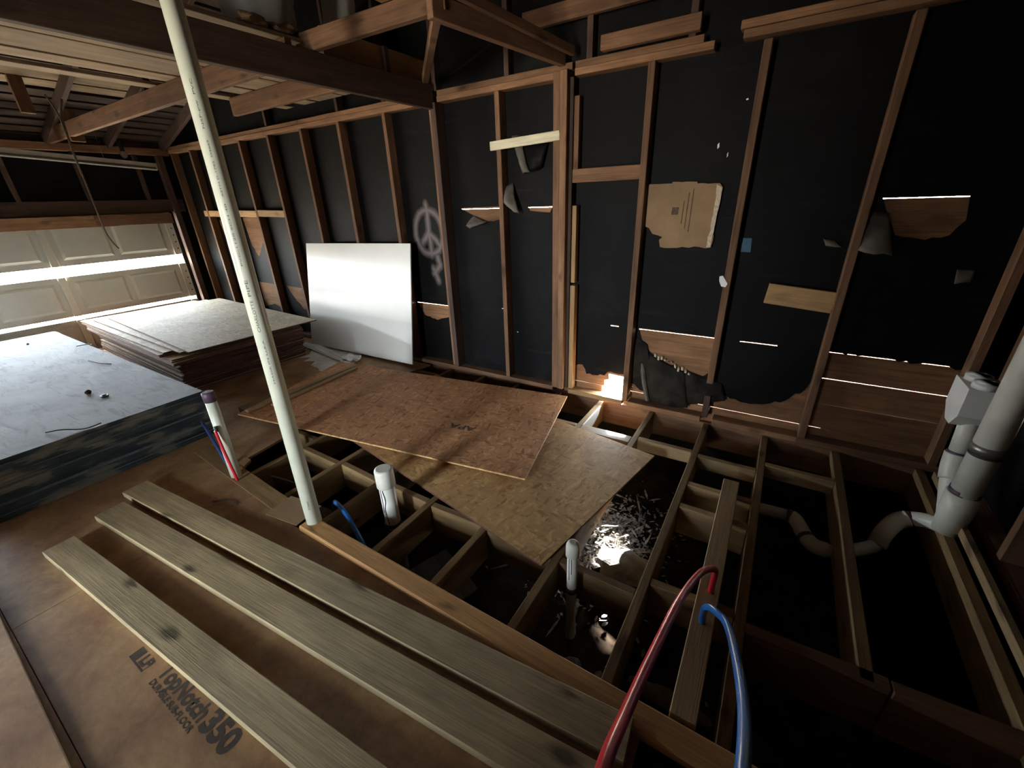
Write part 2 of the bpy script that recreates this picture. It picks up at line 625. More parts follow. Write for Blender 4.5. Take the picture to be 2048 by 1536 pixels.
def tube(name, pts, r, mat, parent=None, seg=14, smooth_n=0, cap=True):
    """tube along a polyline; r a number or one radius per point"""
    P = spline(pts, smooth_n) if smooth_n else [Vector(p) for p in pts]
    R = r if isinstance(r, (list, tuple)) else [r] * len(P)
    V, F = [], []
    t0 = (P[1] - P[0]).normalized()
    u = t0.orthogonal().normalized()
    for i, p in enumerate(P):
        t = (P[min(i + 1, len(P) - 1)] - P[max(i - 1, 0)])
        if t.length < 1e-7:
            t = t0
        t.normalize()
        u = (u - t * u.dot(t)).normalized()
        w = t.cross(u)
        for k in range(seg):
            a = 2 * math.pi * k / seg
            V.append(p + (u * math.cos(a) + w * math.sin(a)) * R[i])
        t0 = t
    for i in range(len(P) - 1):
        for k in range(seg):
            a, b = i * seg + k, i * seg + (k + 1) % seg
            F.append((a, b, b + seg, a + seg))
    if cap:
        F.append(tuple(reversed(range(seg))))
        F.append(tuple((len(P) - 1) * seg + k for k in range(seg)))
    o = mesh_obj(name, V, F, mat, parent)
    for p in o.data.polygons:
        p.use_smooth = len(p.vertices) == 4
    return o


def blob(name, loc, size, mat, parent=None, seed=0, rough=0.25, sub=3):
    bm = bmesh.new()
    bmesh.ops.create_icosphere(bm, subdivisions=sub, radius=1)
    for v in bm.verts:
        d = noise.noise(v.co * 1.3 + Vector((seed * 7.1, 3, 1))) * rough * 1.6 + noise.noise(v.co * 4 + Vector((seed, 0, 0))) * rough * 0.35
        v.co = v.co * (1 + d)
        v.co = Vector((v.co.x * size[0], v.co.y * size[1], v.co.z * size[2]))
    me = bpy.data.meshes.new(name)
    bm.to_mesh(me)
    bm.free()
    return link(name, me, mat, parent, Matrix.Translation(loc))


def lettering(name, body, size, mat, mw, parent, bold=0.0, width=None, wrap=None):
    cu = bpy.data.curves.new(name + '_src', 'FONT')
    cu.body = body
    cu.size = size
    cu.offset = bold
    cu.resolution_u = 3
    t = bpy.data.objects.new(name + '_src', cu)
    C.objects.link(t)
    dg = bpy.context.evaluated_depsgraph_get()
    me = bpy.data.meshes.new_from_object(t.evaluated_get(dg))
    bpy.data.objects.remove(t)
    bm = bmesh.new()
    bm.from_mesh(me)
    xs = [v.co.x for v in bm.verts]
    if width:
        k = width / (max(xs) - min(xs))
        for v in bm.verts:
            v.co.x *= k
    if wrap:
        bmesh.ops.subdivide_edges(bm, edges=bm.edges[:], cuts=1)
        for v in bm.verts:
            a = v.co.y / wrap
            v.co = Vector((v.co.x, wrap * math.sin(a), wrap * (math.cos(a) - 1)))
    bm.to_mesh(me)
    bm.free()
    me.materials.clear()
    o = link(name, me, mat, None, mw)
    o.parent = parent
    o.matrix_parent_inverse = world_of(parent).inverted()
    return o


ZF = -1.60            # top of the floor joists
YW, YF, YS = 3.05, 3.14, 3.145   # stud face, felt face, siding face of the long wall
XL = -7.40
XR = 1.05

# ------------------------------------------------------------------ long stud wall (wall_back)
wb = setting('wall_back', 'long open stud wall lined with torn black felt over board siding', (-3.2, 3.1, ZF))
STUDS = [0.985, 0.33, -0.275, -0.88, -2.0, -2.6, -3.19, -3.81, -4.4, -5.0, -5.59, -6.2, -6.8, -7.33]
ZP = -1.535           # top of sole plate
ZT = 0.725            # underside of top plate
for x in STUDS:
    ym = YW + 0.045
    if x == -2.6:
        lumber('stud', (x, ym - 0.01, ZP), (x, ym - 0.01, ZT), 0.05, 0.11, 'dark', wb, up=(0, 1, 0))
        lumber('stud', (x - 0.045, ym, ZP), (x - 0.045, ym, ZT), 0.038, 0.085, 'stud', wb, up=(0, 1, 0))
        continue
    if x == -0.275:
        lumber('stud', (x, ym, -1.26), (x, ym, ZT), 0.042, 0.088, 'stud', wb, up=(0, 1, 0))
        lumber('stud', (x, ym + 0.004, ZP), (x, ym + 0.004, -1.36), 0.042, 0.08, 'dark', wb, up=(0, 1, 0))
        continue
    lumber('stud', (x, ym, ZP), (x, ym, ZT), 0.042, 0.088, 'stud', wb, up=(0, 1, 0))
# built-up post
lumber('post_ply', (-1.50, YW + 0.035, ZP), (-1.50, YW + 0.035, ZT + 0.04), 0.052, 0.11, 'stud', wb, up=(0, 1, 0))
lumber('post_ply', (-1.445, YW + 0.03, ZP), (-1.445, YW + 0.03, ZT + 0.04), 0.052, 0.12, 'plate', wb, up=(0, 1, 0))
lumber('post_ply', (-1.405, YW + 0.055, ZP), (-1.405, YW + 0.055, ZT), 0.028, 0.08, 'dark', wb, up=(0, 1, 0))
# honey coloured strips beside the post
lumber('furring_strip', (-1.372, YW + 0.055, 0.16), (-1.372, YW + 0.055, 0.62), 0.036, 0.05, 'stud', wb, up=(0, 1, 0))
lumber('furring_strip', (-1.370, YW + 0.05, -0.62), (-1.370, YW + 0.05, -0.06), 0.034, 0.05, 'furring', wb, up=(0, 1, 0))
lumber('furring_strip', (-1.366, YW + 0.045, -1.53), (-1.366, YW + 0.045, -0.64), 0.040, 0.06, 'furring', wb, up=(0, 1, 0))
# top plates
for a, b, z in ((-7.4, -5.05, 0.745), (-5.05, -2.62, 0.745), (-2.57, -1.52, 0.745), (-1.38, -0.54, 0.745), (-0.40, 1.06, 0.765)):
    lumber('top_plate', (a, YW + 0.045, z), (b, YW + 0.045, z), 0.089, 0.04, 'plate', wb)
for a, b, z in ((-7.4, -4.42, 0.785), (-4.42, -2.62, 0.785), (-2.57, -1.40, 0.785), (-1.38, -0.60, 0.785), (-0.42, 1.06, 0.81)):
    lumber('top_plate', (a, YW + 0.05, z), (b, YW + 0.05, z), 0.085, 0.04, 'plate', wb)
lumber('gable_board', (-1.77, YW + 0.02, 1.075), (0.2, YW + 0.02, 1.075), 0.04, 0.10, 'stud', wb)
lumber('gable_board', (-1.20, YW + 0.0, 0.86), (-0.62, YW + 0.0, 0.86), 0.05, 0.08, 'stud', wb)
# sole plate in lengths
for a, b, m in ((-7.4, -4.4, 'stud'), (-4.4, -1.53, 'stud'), (-1.38, -0.90, 'furring'), (-0.855, -0.30, 'plate'), (-0.22, 0.31, 'plate'), (0.31, 1.06, 'stud')):
    lumber('sole_plate', (a, YW + 0.045, -1.555), (b, YW + 0.045, -1.555), 0.09, 0.04, m, wb)
# blocking between studs
lumber('blocking', (-1.385, YW + 0.03, 0.135), (-0.90, YW + 0.03, 0.135), 0.045, 0.088, 'plate', wb)
bl = lumber('blocking', (-0.045, YW + 0.05, -0.60), (0.312, YW + 0.05, -0.632), 0.03, 0.125, 'furring', wb)
for a, b in ((-6.92, -6.21), (-6.19, -5.60), (-5.58, -5.02)):
    lumber('blocking', (a, YW + 0.03, -0.035 - 0.012 * (a + 7)), (b, YW + 0.03, -0.05 - 0.012 * (a + 7)), 0.05, 0.075, 'furring', wb)
st = lumber('nailer_strip', (-2.065, YW - 0.012, 0.375), (-1.475, YW - 0.012, 0.395), 0.019, 0.062, 'pale', wb)
st['label'] = 'cream painted strip nailed across a stud and the post'
for dx, dz in ((0.545, 0.41), (0.56, 0.385), (0.54, 0.392)):
    pass
# gable studs above the plate
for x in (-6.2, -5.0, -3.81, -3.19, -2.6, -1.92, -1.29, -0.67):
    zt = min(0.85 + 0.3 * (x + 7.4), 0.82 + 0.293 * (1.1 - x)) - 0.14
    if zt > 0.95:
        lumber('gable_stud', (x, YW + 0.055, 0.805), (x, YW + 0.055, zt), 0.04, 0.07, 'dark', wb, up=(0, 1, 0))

# siding boards: seams every 0.1767 m, a thread of daylight in each
SEAM0, PITCH, GAP = -0.0665, 0.1767, 0.0037
HX0, HX1 = -1.085, -0.925
k = -9
seams = [SEAM0 + PITCH * i for i in range(-9, 13)]
for i in range(len(seams) - 1):
    g0 = 0.0012 if abs(seams[i] + 1.303) < 0.02 else GAP
    g1 = 0.0012 if abs(seams[i + 1] + 1.303) < 0.02 else GAP
    z0, z1 = seams[i] + g0 / 2, seams[i + 1] - g1 / 2
    joints = [-7.55, -4.4 + 0.6 * ((i * 5) % 3), 1.2]
    if z0 < -1.5 and z1 < -1.45:      # the board the hole goes through at the bottom
        segs = [(-7.55, -4.4), (-4.397, HX0 - 0.02), (HX1, 1.2)]
        if z1 < -1.62:
            segs = [(-7.55, -4.4), (-4.397, 1.2)]
    elif abs(z0 + 1.48) < 0.02:       # the board above: broken short above the hole
        segs = [(-7.55, -4.4), (HX1, 1.2)]
        prism('siding_board', [[(-4.397, z0), (HX0 + 0.0, z0), (HX0 - 0.005, z0 + 0.05), (HX0 + 0.035, z0 + 0.062), (HX0 + 0.03, z0 + 0.115), (HX1 - 0.002, z0 + 0.11), (HX1 - 0.002, z1), (-4.397, z1)]], 0.018, 'siding', wb, 'XZ', YS)
    elif z1 > 0.82:
        zt = z1
        xl = -7.4 + (zt - 0.85) / 0.3
        xr = 1.1 - (zt - 0.82) / 0.293
        if xr - xl < 0.3:
            continue
        segs = [(xl, xr)]
    else:
        segs = [(joints[0], joints[1] - 0.0015), (joints[1] + 0.0015, joints[2])]
    segs2 = []
    keep = any(abs(z1 + q) < 0.02 for q in (0.0665, 0.95, 1.127, 1.303, 1.48))
    for a, b in segs:
        if not keep and z1 < 0.8 and z1 > -1.45:
            segs2.append((a, b, GAP + 0.0006))
        elif b > 0.5 and z1 < -1.45 and a < 0.4:
            segs2 += [(a, 0.43, 0.0), (0.43, b, GAP * 0.8)]
        elif abs(z1 + 1.127) < 0.02 and b > 0.5:
            segs2 += [(a, 0.33, GAP + 0.0006), (0.33, b, 0.0)]
        elif b <= -3.0:
            segs2.append((a, b, GAP + 0.0006))
        else:
            segs2.append((a, b, 0.0))
    for a, b, ex in segs2:
        lumber('siding_board', (a, YS + 0.009, (z0 + z1 + ex) / 2), (b, YS + 0.009, (z0 + z1 + ex) / 2), 0.018, z1 - z0 + ex, 'siding', wb, c=0.001)
    for a, b in ():
        lumber('siding_board', (a, YS + 0.009, (z0 + z1) / 2), (b, YS + 0.009, (z0 + z1) / 2), 0.018, z1 - z0, 'siding', wb, c=0.001)
# rim board and foundation under the wall (vent opening towards the yard)
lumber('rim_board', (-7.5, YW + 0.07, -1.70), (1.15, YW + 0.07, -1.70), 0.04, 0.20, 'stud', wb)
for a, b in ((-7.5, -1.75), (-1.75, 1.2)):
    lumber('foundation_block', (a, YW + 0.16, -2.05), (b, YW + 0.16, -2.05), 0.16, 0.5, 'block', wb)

# felt, one panel per bay, with the tears the daylight shows through
fs = sorted(STUDS + [-1.46, 1.16, -7.48])


def jag(poly, amp=0.012, step=0.05, seed=1):
    rnd = random.Random(seed)
    out = []
    for i, p in enumerate(poly):
        q = poly[(i + 1) % len(poly)]
        d = math.hypot(q[0] - p[0], q[1] - p[1])
        out.append(p)
        m = int(d / step)
        for kk in range(1, m):
            t = kk / m
            out.append((p[0] + (q[0] - p[0]) * t + rnd.uniform(-amp, amp), p[1] + (q[1] - p[1]) * t + rnd.uniform(-amp, amp)))
    return out


def curve_edge(pts, amp=0.008, seed=2, step=0.03):
    rnd = random.Random(seed)
    out = [pts[0]]
    for p, q in zip(pts, pts[1:]):
        m = max(1, int(math.hypot(q[0] - p[0], q[1] - p[1]) / step))
        for kk in range(1, m + 1):
            t = kk / m
            e = amp if kk < m else 0
            out.append((p[0] + (q[0] - p[0]) * t + rnd.uniform(-e, e), p[1] + (q[1] - p[1]) * t + rnd.uniform(-e, e)))
    return out


HOLES = {  # bay index by its left stud x : list of holes (x,z)
    0.33: [[(0.398, -0.062), (0.736, -0.062)] + curve_edge([(0.755, -0.177), (0.715, -0.249), (0.626, -0.275), (0.497, -0.251), (0.44, -0.149)], 0.006, 3)],
    -0.88: [[(-0.838, -0.938), (-0.302, -0.942)] + curve_edge([(-0.298, -1.208), (-0.386, -1.286), (-0.464, -1.228), (-0.615, -1.185), (-0.715, -1.132), (-0.799, -1.051)], 0.012, 4)],
    -1.46: [[(-1.06, -0.939), (-0.995, -0.941), (-0.997, -0.956), (-1.062, -0.953)]],
    -2.0: [[(-1.80, -0.060), (-1.58, -0.058), (-1.604, -0.106), (-1.70, -0.10), (-1.783, -0.090)]],
    -2.6: [[(-2.489, -0.056), (-2.07, -0.050)] + curve_edge([(-2.073, -0.157), (-2.255, -0.176), (-2.357, -0.115)], 0.006, 6)],
    -3.19: [[(-3.150, -0.940), (-2.665, -0.942)] + curve_edge([(-2.70, -1.045), (-2.896, -1.111), (-3.063, -1.076)], 0.006, 7)],
    -0.275: [[(-0.141, -0.944), (0.08, -0.939), (0.08, -0.952), (-0.141, -0.956)]],
    -6.2: [[(-6.13, -0.10), (-5.64, -0.09), (-5.66, -0.34), (-5.80, -0.42)] + curve_edge([(-5.98, -0.60), (-6.08, -0.45)], 0.01, 8),
           [(-6.15, -0.93), (-5.63, -0.945), (-5.63, -1.30), (-5.9, -1.22), (-6.16, -1.28)]],
    -6.8: [[(-6.76, -0.13), (-6.24, -0.12), (-6.26, -0.62), (-6.45, -0.70), (-6.6, -0.48), (-6.72, -0.30)],
           [(-6.70, -0.93), (-6.24, -0.94), (-6.24, -1.30), (-6.5, -1.32), (-6.66, -1.1)]],
    -5.59: [[(-5.50, -0.94), (-5.04, -0.955)] + curve_edge([(-5.05, -1.10), (-5.20, -1.25), (-5.40, -1.08)], 0.01, 9)],
}
BOTTOM = {  # ragged lower edge where the felt stops short of the sill
    0.33: [(0.35, -0.943), (0.6, -0.943), (0.965, -0.955)],
    -0.275: [(-0.255, -1.34), (-0.202, -1.37), (-0.002, -1.397), (0.172, -1.345), (0.29, -1.224), (0.312, -1.14)],
    -0.88: [(-0.86, -1.41), (-0.75, -1.46), (-0.68, -1.60), (-0.45, -1.58), (-0.42, -1.40), (-0.296, -1.36)],
    -1.46: [(-1.385, -1.36), (-1.29, -1.32), (-1.25, -1.40), (-1.09, -1.385), (-1.06, -1.345), (-0.90, -1.34)],
}
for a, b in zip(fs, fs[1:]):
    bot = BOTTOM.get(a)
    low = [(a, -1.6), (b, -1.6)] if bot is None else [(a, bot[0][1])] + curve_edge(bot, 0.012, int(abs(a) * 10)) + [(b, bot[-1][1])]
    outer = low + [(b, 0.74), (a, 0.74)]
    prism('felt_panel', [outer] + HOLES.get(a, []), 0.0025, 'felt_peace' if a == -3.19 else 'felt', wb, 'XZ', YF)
# gable felt
for a, b in zip(fs[::2], fs[2::2]):
    def rz(x):
        return min(0.85 + 0.3 * (x + 7.4), 0.82 + 0.293 * (1.1 - x)) + 0.02
    pts = [(a, 0.74), (b, 0.74), (b, max(rz(b), 0.76))]
    if a < -3.2 < b:
        pts.append((-3.2, rz(-3.2)))
    pts.append((a, max(rz(a), 0.76)))
    prism('felt_panel', [pts], 0.0025, 'felt', wb, 'XZ', YF)


def flap(pts_top, pts_bot, bulge, mat='felt_back', nu=8, nv=8):
    """loose tongue of felt: runs from an edge still held to a free edge, bulging into the room"""
    V, F = [], []
    for j in range(nv + 1):
        t = j / nv
        for i in range(nu + 1):
            s = i / nu
            a = Vector(pts_top[0]).lerp(Vector(pts_top[1]), s)
            b2 = Vector(pts_bot[0]).lerp(Vector(pts_bot[1]), s)
            p = a.lerp(b2, t)
            p.y -= bulge * math.sin(t * 2.2) * (0.6 + 0.4 * math.sin(s * 3.1)) + 0.012 * noise.noise(p * 14)
            p.z += (0.012 * noise.noise(p * 21) + 0.02 * noise.noise(p * 9)) * t
            p.y += 0.02 * noise.noise(p * 8) * t
            V.append(p)
    for j in range(nv):
        for i in range(nu):
            q = j * (nu + 1) + i
            F.append((q, q + 1, q + nu + 2, q + nu + 1))
    o = mesh_obj('felt_flap', V, F, mat, wb, True)
    sm = o.modifiers.new('thick', 'SOLIDIFY')
    sm.thickness = 0.002
    return o


Y1 = YF - 0.003
flap(((-1.90, Y1, 0.40), (-1.60, Y1, 0.40)), ((-1.80, Y1, 0.17), (-1.66, Y1, 0.20)), 0.05, 'felt')
flap(((-1.93, Y1, 0.44), (-1.85, Y1, 0.44)), ((-1.80, Y1 - 0.03, 0.17), (-1.74, Y1 - 0.03, 0.175)), 0.055)
flap(((-1.985, Y1 - 0.02, 0.10), (-1.93, Y1, 0.12)), ((-1.965, Y1 - 0.05, -0.03), (-1.84, Y1 - 0.03, -0.12)), 0.06)
flap(((-2.34, Y1, -0.12), (-2.20, Y1, -0.17)), ((-2.40, Y1 - 0.03, -0.20), (-2.34, Y1 - 0.04, -0.22)), 0.04)
flap(((-0.86, Y1, -1.00), (-0.76, Y1, -1.06)), ((-0.84, Y1, -1.36), (-0.70, Y1, -1.30)), 0.03, 'felt_dusty', 16, 16)
flap(((-0.79, Y1, -1.12), (-0.46, Y1, -1.24)), ((-0.69, Y1, -1.52), (-0.40, Y1, -1.50)), 0.07, 'felt_dusty', 16, 16)
flap(((-0.82, Y1, -1.14), (-0.785, Y1, -1.14)), ((-0.72, Y1 - 0.03, -1.50), (-0.685, Y1 - 0.03, -1.50)), 0.045)
flap(((-0.46, Y1, -1.22), (-0.20, Y1, -1.28)), ((-0.42, Y1, -1.47), (-0.16, Y1, -1.40)), 0.06, 'felt_dusty', 16, 16)
flap(((0.36, Y1, -0.13), (0.44, Y1, -0.14)), ((0.335, Y1 - 0.06, -0.31), (0.50, Y1 - 0.06, -0.36)), 0.05)
flap(((0.18, Y1, -0.275), (0.24, Y1, -0.285)), ((0.20, Y1 - 0.02, -0.31), (0.28, Y1 - 0.02, -0.315)), 0.02)
flap(((0.79, Y1, -0.42), (0.86, Y1, -0.42)), ((0.79, Y1 - 0.02, -0.48), (0.85, Y1 - 0.02, -0.475)), 0.02)
for (x, z, w, h) in ((-0.462, 0.235, 0.010, 0.035), (-0.345, 0.470, 0.012, 0.012), (-0.402, 0.185, 0.006, 0.03), (-0.855, -1.44, 0.016, 0.012), (-2.09, -0.915, 0.03, 0.01), (-1.935, -1.118, 0.012, 0.01)):
    prism('paint_fleck', [[(x, z), (x + w, z + h * 0.3), (x + w * 0.7, z + h), (x - w * 0.2, z + h * 0.7)]], 0.001, 'white', wb, 'XZ', YF - 0.002)
# pale curled rims along the tear
for i in range(11):
    t = i / 10
    x = -0.70 + t * 0.26
    z = -1.135 - t * 0.10 - 0.008 * math.sin(i * 2.1)
    flap(((x, Y1, z + 0.012), (x + 0.018, Y1, z + 0.009)), ((x + 0.002, Y1 - 0.012, z - 0.006), (x + 0.016, Y1 - 0.012, z - 0.010)), 0.01, 'card_edge', 2, 2)

# ------------------------------------------------------------------ garage-end wall (wall_left) and sectional door
wlft = setting('wall_left', 'framed end wall above the sectional garage door, lined with black felt', (XL, 0, ZF))
lumber('header', (XL + 0.02, -2.6, -0.06), (XL + 0.02, 2.22, -0.075), 0.05, 0.135, 'plate', wlft)
lumber('header', (XL + 0.03, 2.0, -0.07), (XL + 0.03, 2.83, -0.078), 0.04, 0.13, 'stud', wlft)
lumber('header', (XL - 0.035, -2.7, 0.085), (XL - 0.035, 3.05, 0.080), 0.06, 0.16, 'dark', wlft)
for y in (-2.3, -1.7, -1.08, -0.46, 0.16, 0.80, 1.43, 2.05, 2.66):
    lumber('stud', (XL - 0.03, y, 0.16), (XL - 0.03, y, 0.70), 0.042, 0.06, 'dark', wlft, up=(1, 0, 0))
lumber('stud', (XL - 0.02, 2.93, ZF), (XL - 0.02, 2.93, 0.70), 0.07, 0.09, 'dark', wlft, up=(1, 0, 0))
lumber('stud', (XL - 0.02, -2.35, ZF), (XL - 0.02, -2.35, 0.70), 0.10, 0.09, 'dark', wlft, up=(1, 0, 0))
lumber('top_plate', (XL - 0.02, -2.9, 0.74), (XL - 0.02, 3.05, 0.74), 0.09, 0.08, 'plate', wlft)
for y0, y1 in ((-2.95, -0.46), (-0.46, 1.43), (1.43, 3.14)):
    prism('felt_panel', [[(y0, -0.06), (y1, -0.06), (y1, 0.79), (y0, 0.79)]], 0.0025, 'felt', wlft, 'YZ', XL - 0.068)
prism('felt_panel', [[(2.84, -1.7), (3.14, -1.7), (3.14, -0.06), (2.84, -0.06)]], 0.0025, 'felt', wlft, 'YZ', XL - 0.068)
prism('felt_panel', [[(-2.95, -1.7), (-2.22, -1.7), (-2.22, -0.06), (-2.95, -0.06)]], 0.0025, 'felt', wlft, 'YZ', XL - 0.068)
for i in range(5):
    z = 0.0 + 0.17 * i
    lumber('siding_board', (XL - 0.085, -3.0, z + 0.085), (XL - 0.085, 3.16, z + 0.085), 0.018, 0.169, 'siding', wlft)
for y0, y1 in ((2.86, 3.16), (-3.0, -2.25)):
    for i in range(10):
        z = -1.7 + 0.17 * i
        lumber('siding_board', (XL - 0.085, y0, z + 0.085), (XL - 0.085, y1, z + 0.085), 0.018, 0.169, 'siding', wlft)
# strip above the plate; the eave stays open in two short lengths
for a, b in ((-3.0, 2.19), (2.46, 2.52), (2.86, 3.1)):
    lumber('eave_block', (XL - 0.05, a, 0.82), (XL - 0.05, b, 0.82), 0.04, 0.10, 'dark', wlft)

door = setting('door_1', 'white sectional garage door with raised panels, daylight between its sections', (XL, 0.3, -1.7))


def door_section(z0, z1, y0=-2.2, y1=2.83):
    me_v, me_f = [], []
    sec = link('door_section', box_mesh(0.035, y1 - y0, z1 - z0, 0.003), 'steel', None, Matrix.Translation((XL - 0.05, (y0 + y1) / 2, (z0 + z1) / 2)))
    sec.parent = door
    sec.matrix_parent_inverse = world_of(door).inverted()
    # raised panels pressed into the sheet
    for s in range(5):
        ya = 2.83 - 0.09 - 1.28 * s
        for (p0, p1) in ((ya - 0.60, ya - 0.06), (ya - 1.16, ya - 0.66)):
            if p0 < y0:
                continue
            za, zb = z0 + 0.07, z1 - 0.07
            x = XL - 0.0322
            d1, d2 = 0.030, 0.018
            V = []
            for yy0, yy1, zz0, zz1, xx in ((p0, p1, za, zb, x), (p0 + d1, p1 - d1, za + d1, zb - d1, x + d2), (p0 + d1 + 0.012, p1 - d1 - 0.012, za + d1 + 0.012, zb - d1 - 0.012, x + d2)):
                V += [(xx, yy0, zz0), (xx, yy1, zz0), (xx, yy1, zz1), (xx, yy0, zz1)]
            F = [(8, 9, 10, 11)]
            for base in (0, 4):
                for q in range(4):
                    r = (q + 1) % 4
                    F.append((base + q, base + r, base + 4 + r, base + 4 + q))
            mesh_obj('raised_panel', V, F, 'steel', sec)
    for s in range(5):
        yc = 2.83 - 0.045 - 1.30 * s if s else 2.785
        w = 0.09 if s == 0 else 0.075
        if yc < y0:
            continue
        stl = lumber('stile', (XL - 0.022, yc, z0 + 0.002), (XL - 0.022, yc, z1 - 0.002), w, 0.026, 'stile', sec, up=(1, 0, 0))
        if s == 0:
            nh = 4
            for q in range(nh):
                zz = z0 + (q + 0.5) * (z1 - z0) / nh
                tube('punched_hole', [(XL - 0.0095, yc + 0.012, zz), (XL - 0.0085, yc + 0.012, zz)], 0.011, 'hole', sec, 8) if False else None
    return sec


s1 = door_section(-0.565, 0.0)
s2 = door_section(-1.165, -0.685)
s3 = door_section(-1.72, -1.205)
holes_v = []
for z in (-0.21, -0.30, -0.39, -0.48, -0.80, -0.89, -0.98, -1.07):
    pr = s1 if z > -0.6 else s2
    tube('punched_hole', [(XL - 0.010, 2.795, z), (XL - 0.0082, 2.795, z)], 0.010, 'hole', pr, 8)

# ------------------------------------------------------------------ other walls (dark, mostly unlit)
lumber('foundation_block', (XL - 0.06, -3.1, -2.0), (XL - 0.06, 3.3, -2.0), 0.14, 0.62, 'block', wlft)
wr = setting('wall_right', 'unlit right-hand stud wall behind the waste pipes', (XR, 0, ZF))
for y in (2.98, 2.30, 1.69, 1.08, 0.47, -0.14, -0.75, -1.36, -1.97, -2.58):
    lumber('stud', (XR + 0.06, y, -1.54), (XR + 0.06, y, 0.74), 0.042, 0.088, 'stud', wr, up=(1, 0, 0))
lumber('top_plate', (XR + 0.06, -3.0, 0.77), (XR + 0.06, 3.05, 0.77), 0.09, 0.08, 'plate', wr)
lumber('sole_plate', (XR + 0.06, -3.0, -1.56), (XR + 0.06, 3.05, -1.56), 0.09, 0.04, 'stud', wr)
for y0, y1 in ((-3.0, -0.14), (-0.14, 1.69), (1.69, 3.14)):
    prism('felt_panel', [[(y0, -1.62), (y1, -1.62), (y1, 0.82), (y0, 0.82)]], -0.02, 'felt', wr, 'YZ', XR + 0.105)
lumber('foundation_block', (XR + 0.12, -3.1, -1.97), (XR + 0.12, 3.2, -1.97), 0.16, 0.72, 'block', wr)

wf = setting('wall_front', 'felt-lined wall behind the photographer with an open doorway', (-3, -3.05, ZF))
DX0, DX1, DZ = -2.4, -1.6, 0.72
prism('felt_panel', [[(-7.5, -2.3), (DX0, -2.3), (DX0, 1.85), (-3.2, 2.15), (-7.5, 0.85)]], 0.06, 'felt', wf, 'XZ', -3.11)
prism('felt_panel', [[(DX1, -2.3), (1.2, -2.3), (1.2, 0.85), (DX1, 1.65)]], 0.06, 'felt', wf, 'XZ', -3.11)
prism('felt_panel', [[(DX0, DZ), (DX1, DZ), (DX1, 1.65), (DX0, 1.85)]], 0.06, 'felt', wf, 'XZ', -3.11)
prism('felt_panel', [[(DX0, -2.3), (DX1, -2.3), (DX1, -1.62), (DX0, -1.62)]], 0.06, 'block', wf, 'XZ', -3.11)
for x in (DX0 - 0.02, DX1 + 0.02):
    lumber('door_jamb', (x, -3.05, ZF), (x, -3.05, DZ), 0.04, 0.12, 'stud', wf, up=(0, 1, 0))
lumber('door_header', (DX0, -3.05, DZ + 0.04), (DX1, -3.05, DZ + 0.04), 0.12, 0.09, 'stud', wf)

for x in (DX0 - 0.05, DX1 + 0.05):      # unseen passage, added to narrow the daylight from the doorway
    lumber('baffle_side', (x, -5.30, -0.44), (x, -3.12, -0.44), 0.04, 2.42, 'dark', wf)
lumber('baffle_top', ((DX0 + DX1) / 2, -5.30, DZ + 0.06), ((DX0 + DX1) / 2, -3.12, DZ + 0.06), 0.96, 0.04, 'dark', wf)
lumber('baffle_floor', ((DX0 + DX1) / 2, -5.30, ZF - 0.02), ((DX0 + DX1) / 2, -3.12, ZF - 0.02), 0.96, 0.04, 'dark', wf)

# ------------------------------------------------------------------ roof (ceiling): slopes, rafters, ties, storage boards
ce = setting('ceiling', 'open rafters, spaced roof boards and tie beams of the garage roof', (-3.2, 0, 0.9))


def rz_l(x):
    return 0.85 + 0.3 * (x + 7.4)


def rz_r(x):
    return 0.82 + 0.293 * (1.15 - x)


RX = -3.2
zr = rz_l(RX)
# spaced roof boards on the left slope
x = -7.52
i = 0
while x < RX - 0.05:
    w = 0.125
    gap = (0.022, 0.03, 0.05, 0.018)[i % 4]
    xa, xb = x, x + w
    lumber('roof_board', ((xa + xb) / 2, -3.1, rz_l((xa + xb) / 2) + 0.02), ((xa + xb) / 2, 3.16, rz_l((xa + xb) / 2) + 0.02), w, 0.019, 'roofboard' if i in (7, 8) else ('darkroof' if i < 7 else 'dark'), ce, up=(-0.287, 0, 0.958), c=0.002)
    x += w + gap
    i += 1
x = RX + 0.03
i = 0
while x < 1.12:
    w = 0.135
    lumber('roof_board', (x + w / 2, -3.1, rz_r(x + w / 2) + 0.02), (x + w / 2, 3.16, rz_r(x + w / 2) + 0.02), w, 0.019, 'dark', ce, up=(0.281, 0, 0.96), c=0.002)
    x += w + 0.03
    i += 1
for (p, q, nm) in (((-7.75, rz_l(-7.75)), (RX, zr), 'l'), ((RX, zr), (1.35, rz_r(1.35)), 'r')):
    n_ = Vector((-(q[1] - p[1]), 0, q[0] - p[0])).normalized()
    V = []
    for y in (-3.2, 3.25):
        for (xx, zz) in (p, q):
            V.append(Vector((xx, y, zz)) + n_ * 0.036)
    for v in V[:4]:
        V.append(v + n_ * 0.03)
    mesh_obj('roof_covering', V, [(0, 1, 3, 2), (4, 6, 7, 5), (0, 2, 6, 4), (1, 5, 7, 3), (0, 4, 5, 1), (2, 3, 7, 6)], 'roofskin', ce)
# rafters
for y in (3.0, 2.42, 1.87, 1.26, 0.65, 0.04, -0.57, -1.18, -1.79, -2.4, -2.95):
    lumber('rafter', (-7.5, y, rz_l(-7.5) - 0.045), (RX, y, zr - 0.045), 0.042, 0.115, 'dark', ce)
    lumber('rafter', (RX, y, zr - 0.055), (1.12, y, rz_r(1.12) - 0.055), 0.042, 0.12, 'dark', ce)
lumber('ridge_board', (RX, -3.1, zr - 0.05), (RX, 3.1, zr - 0.05), 0.03, 0.14, 'dark', ce)
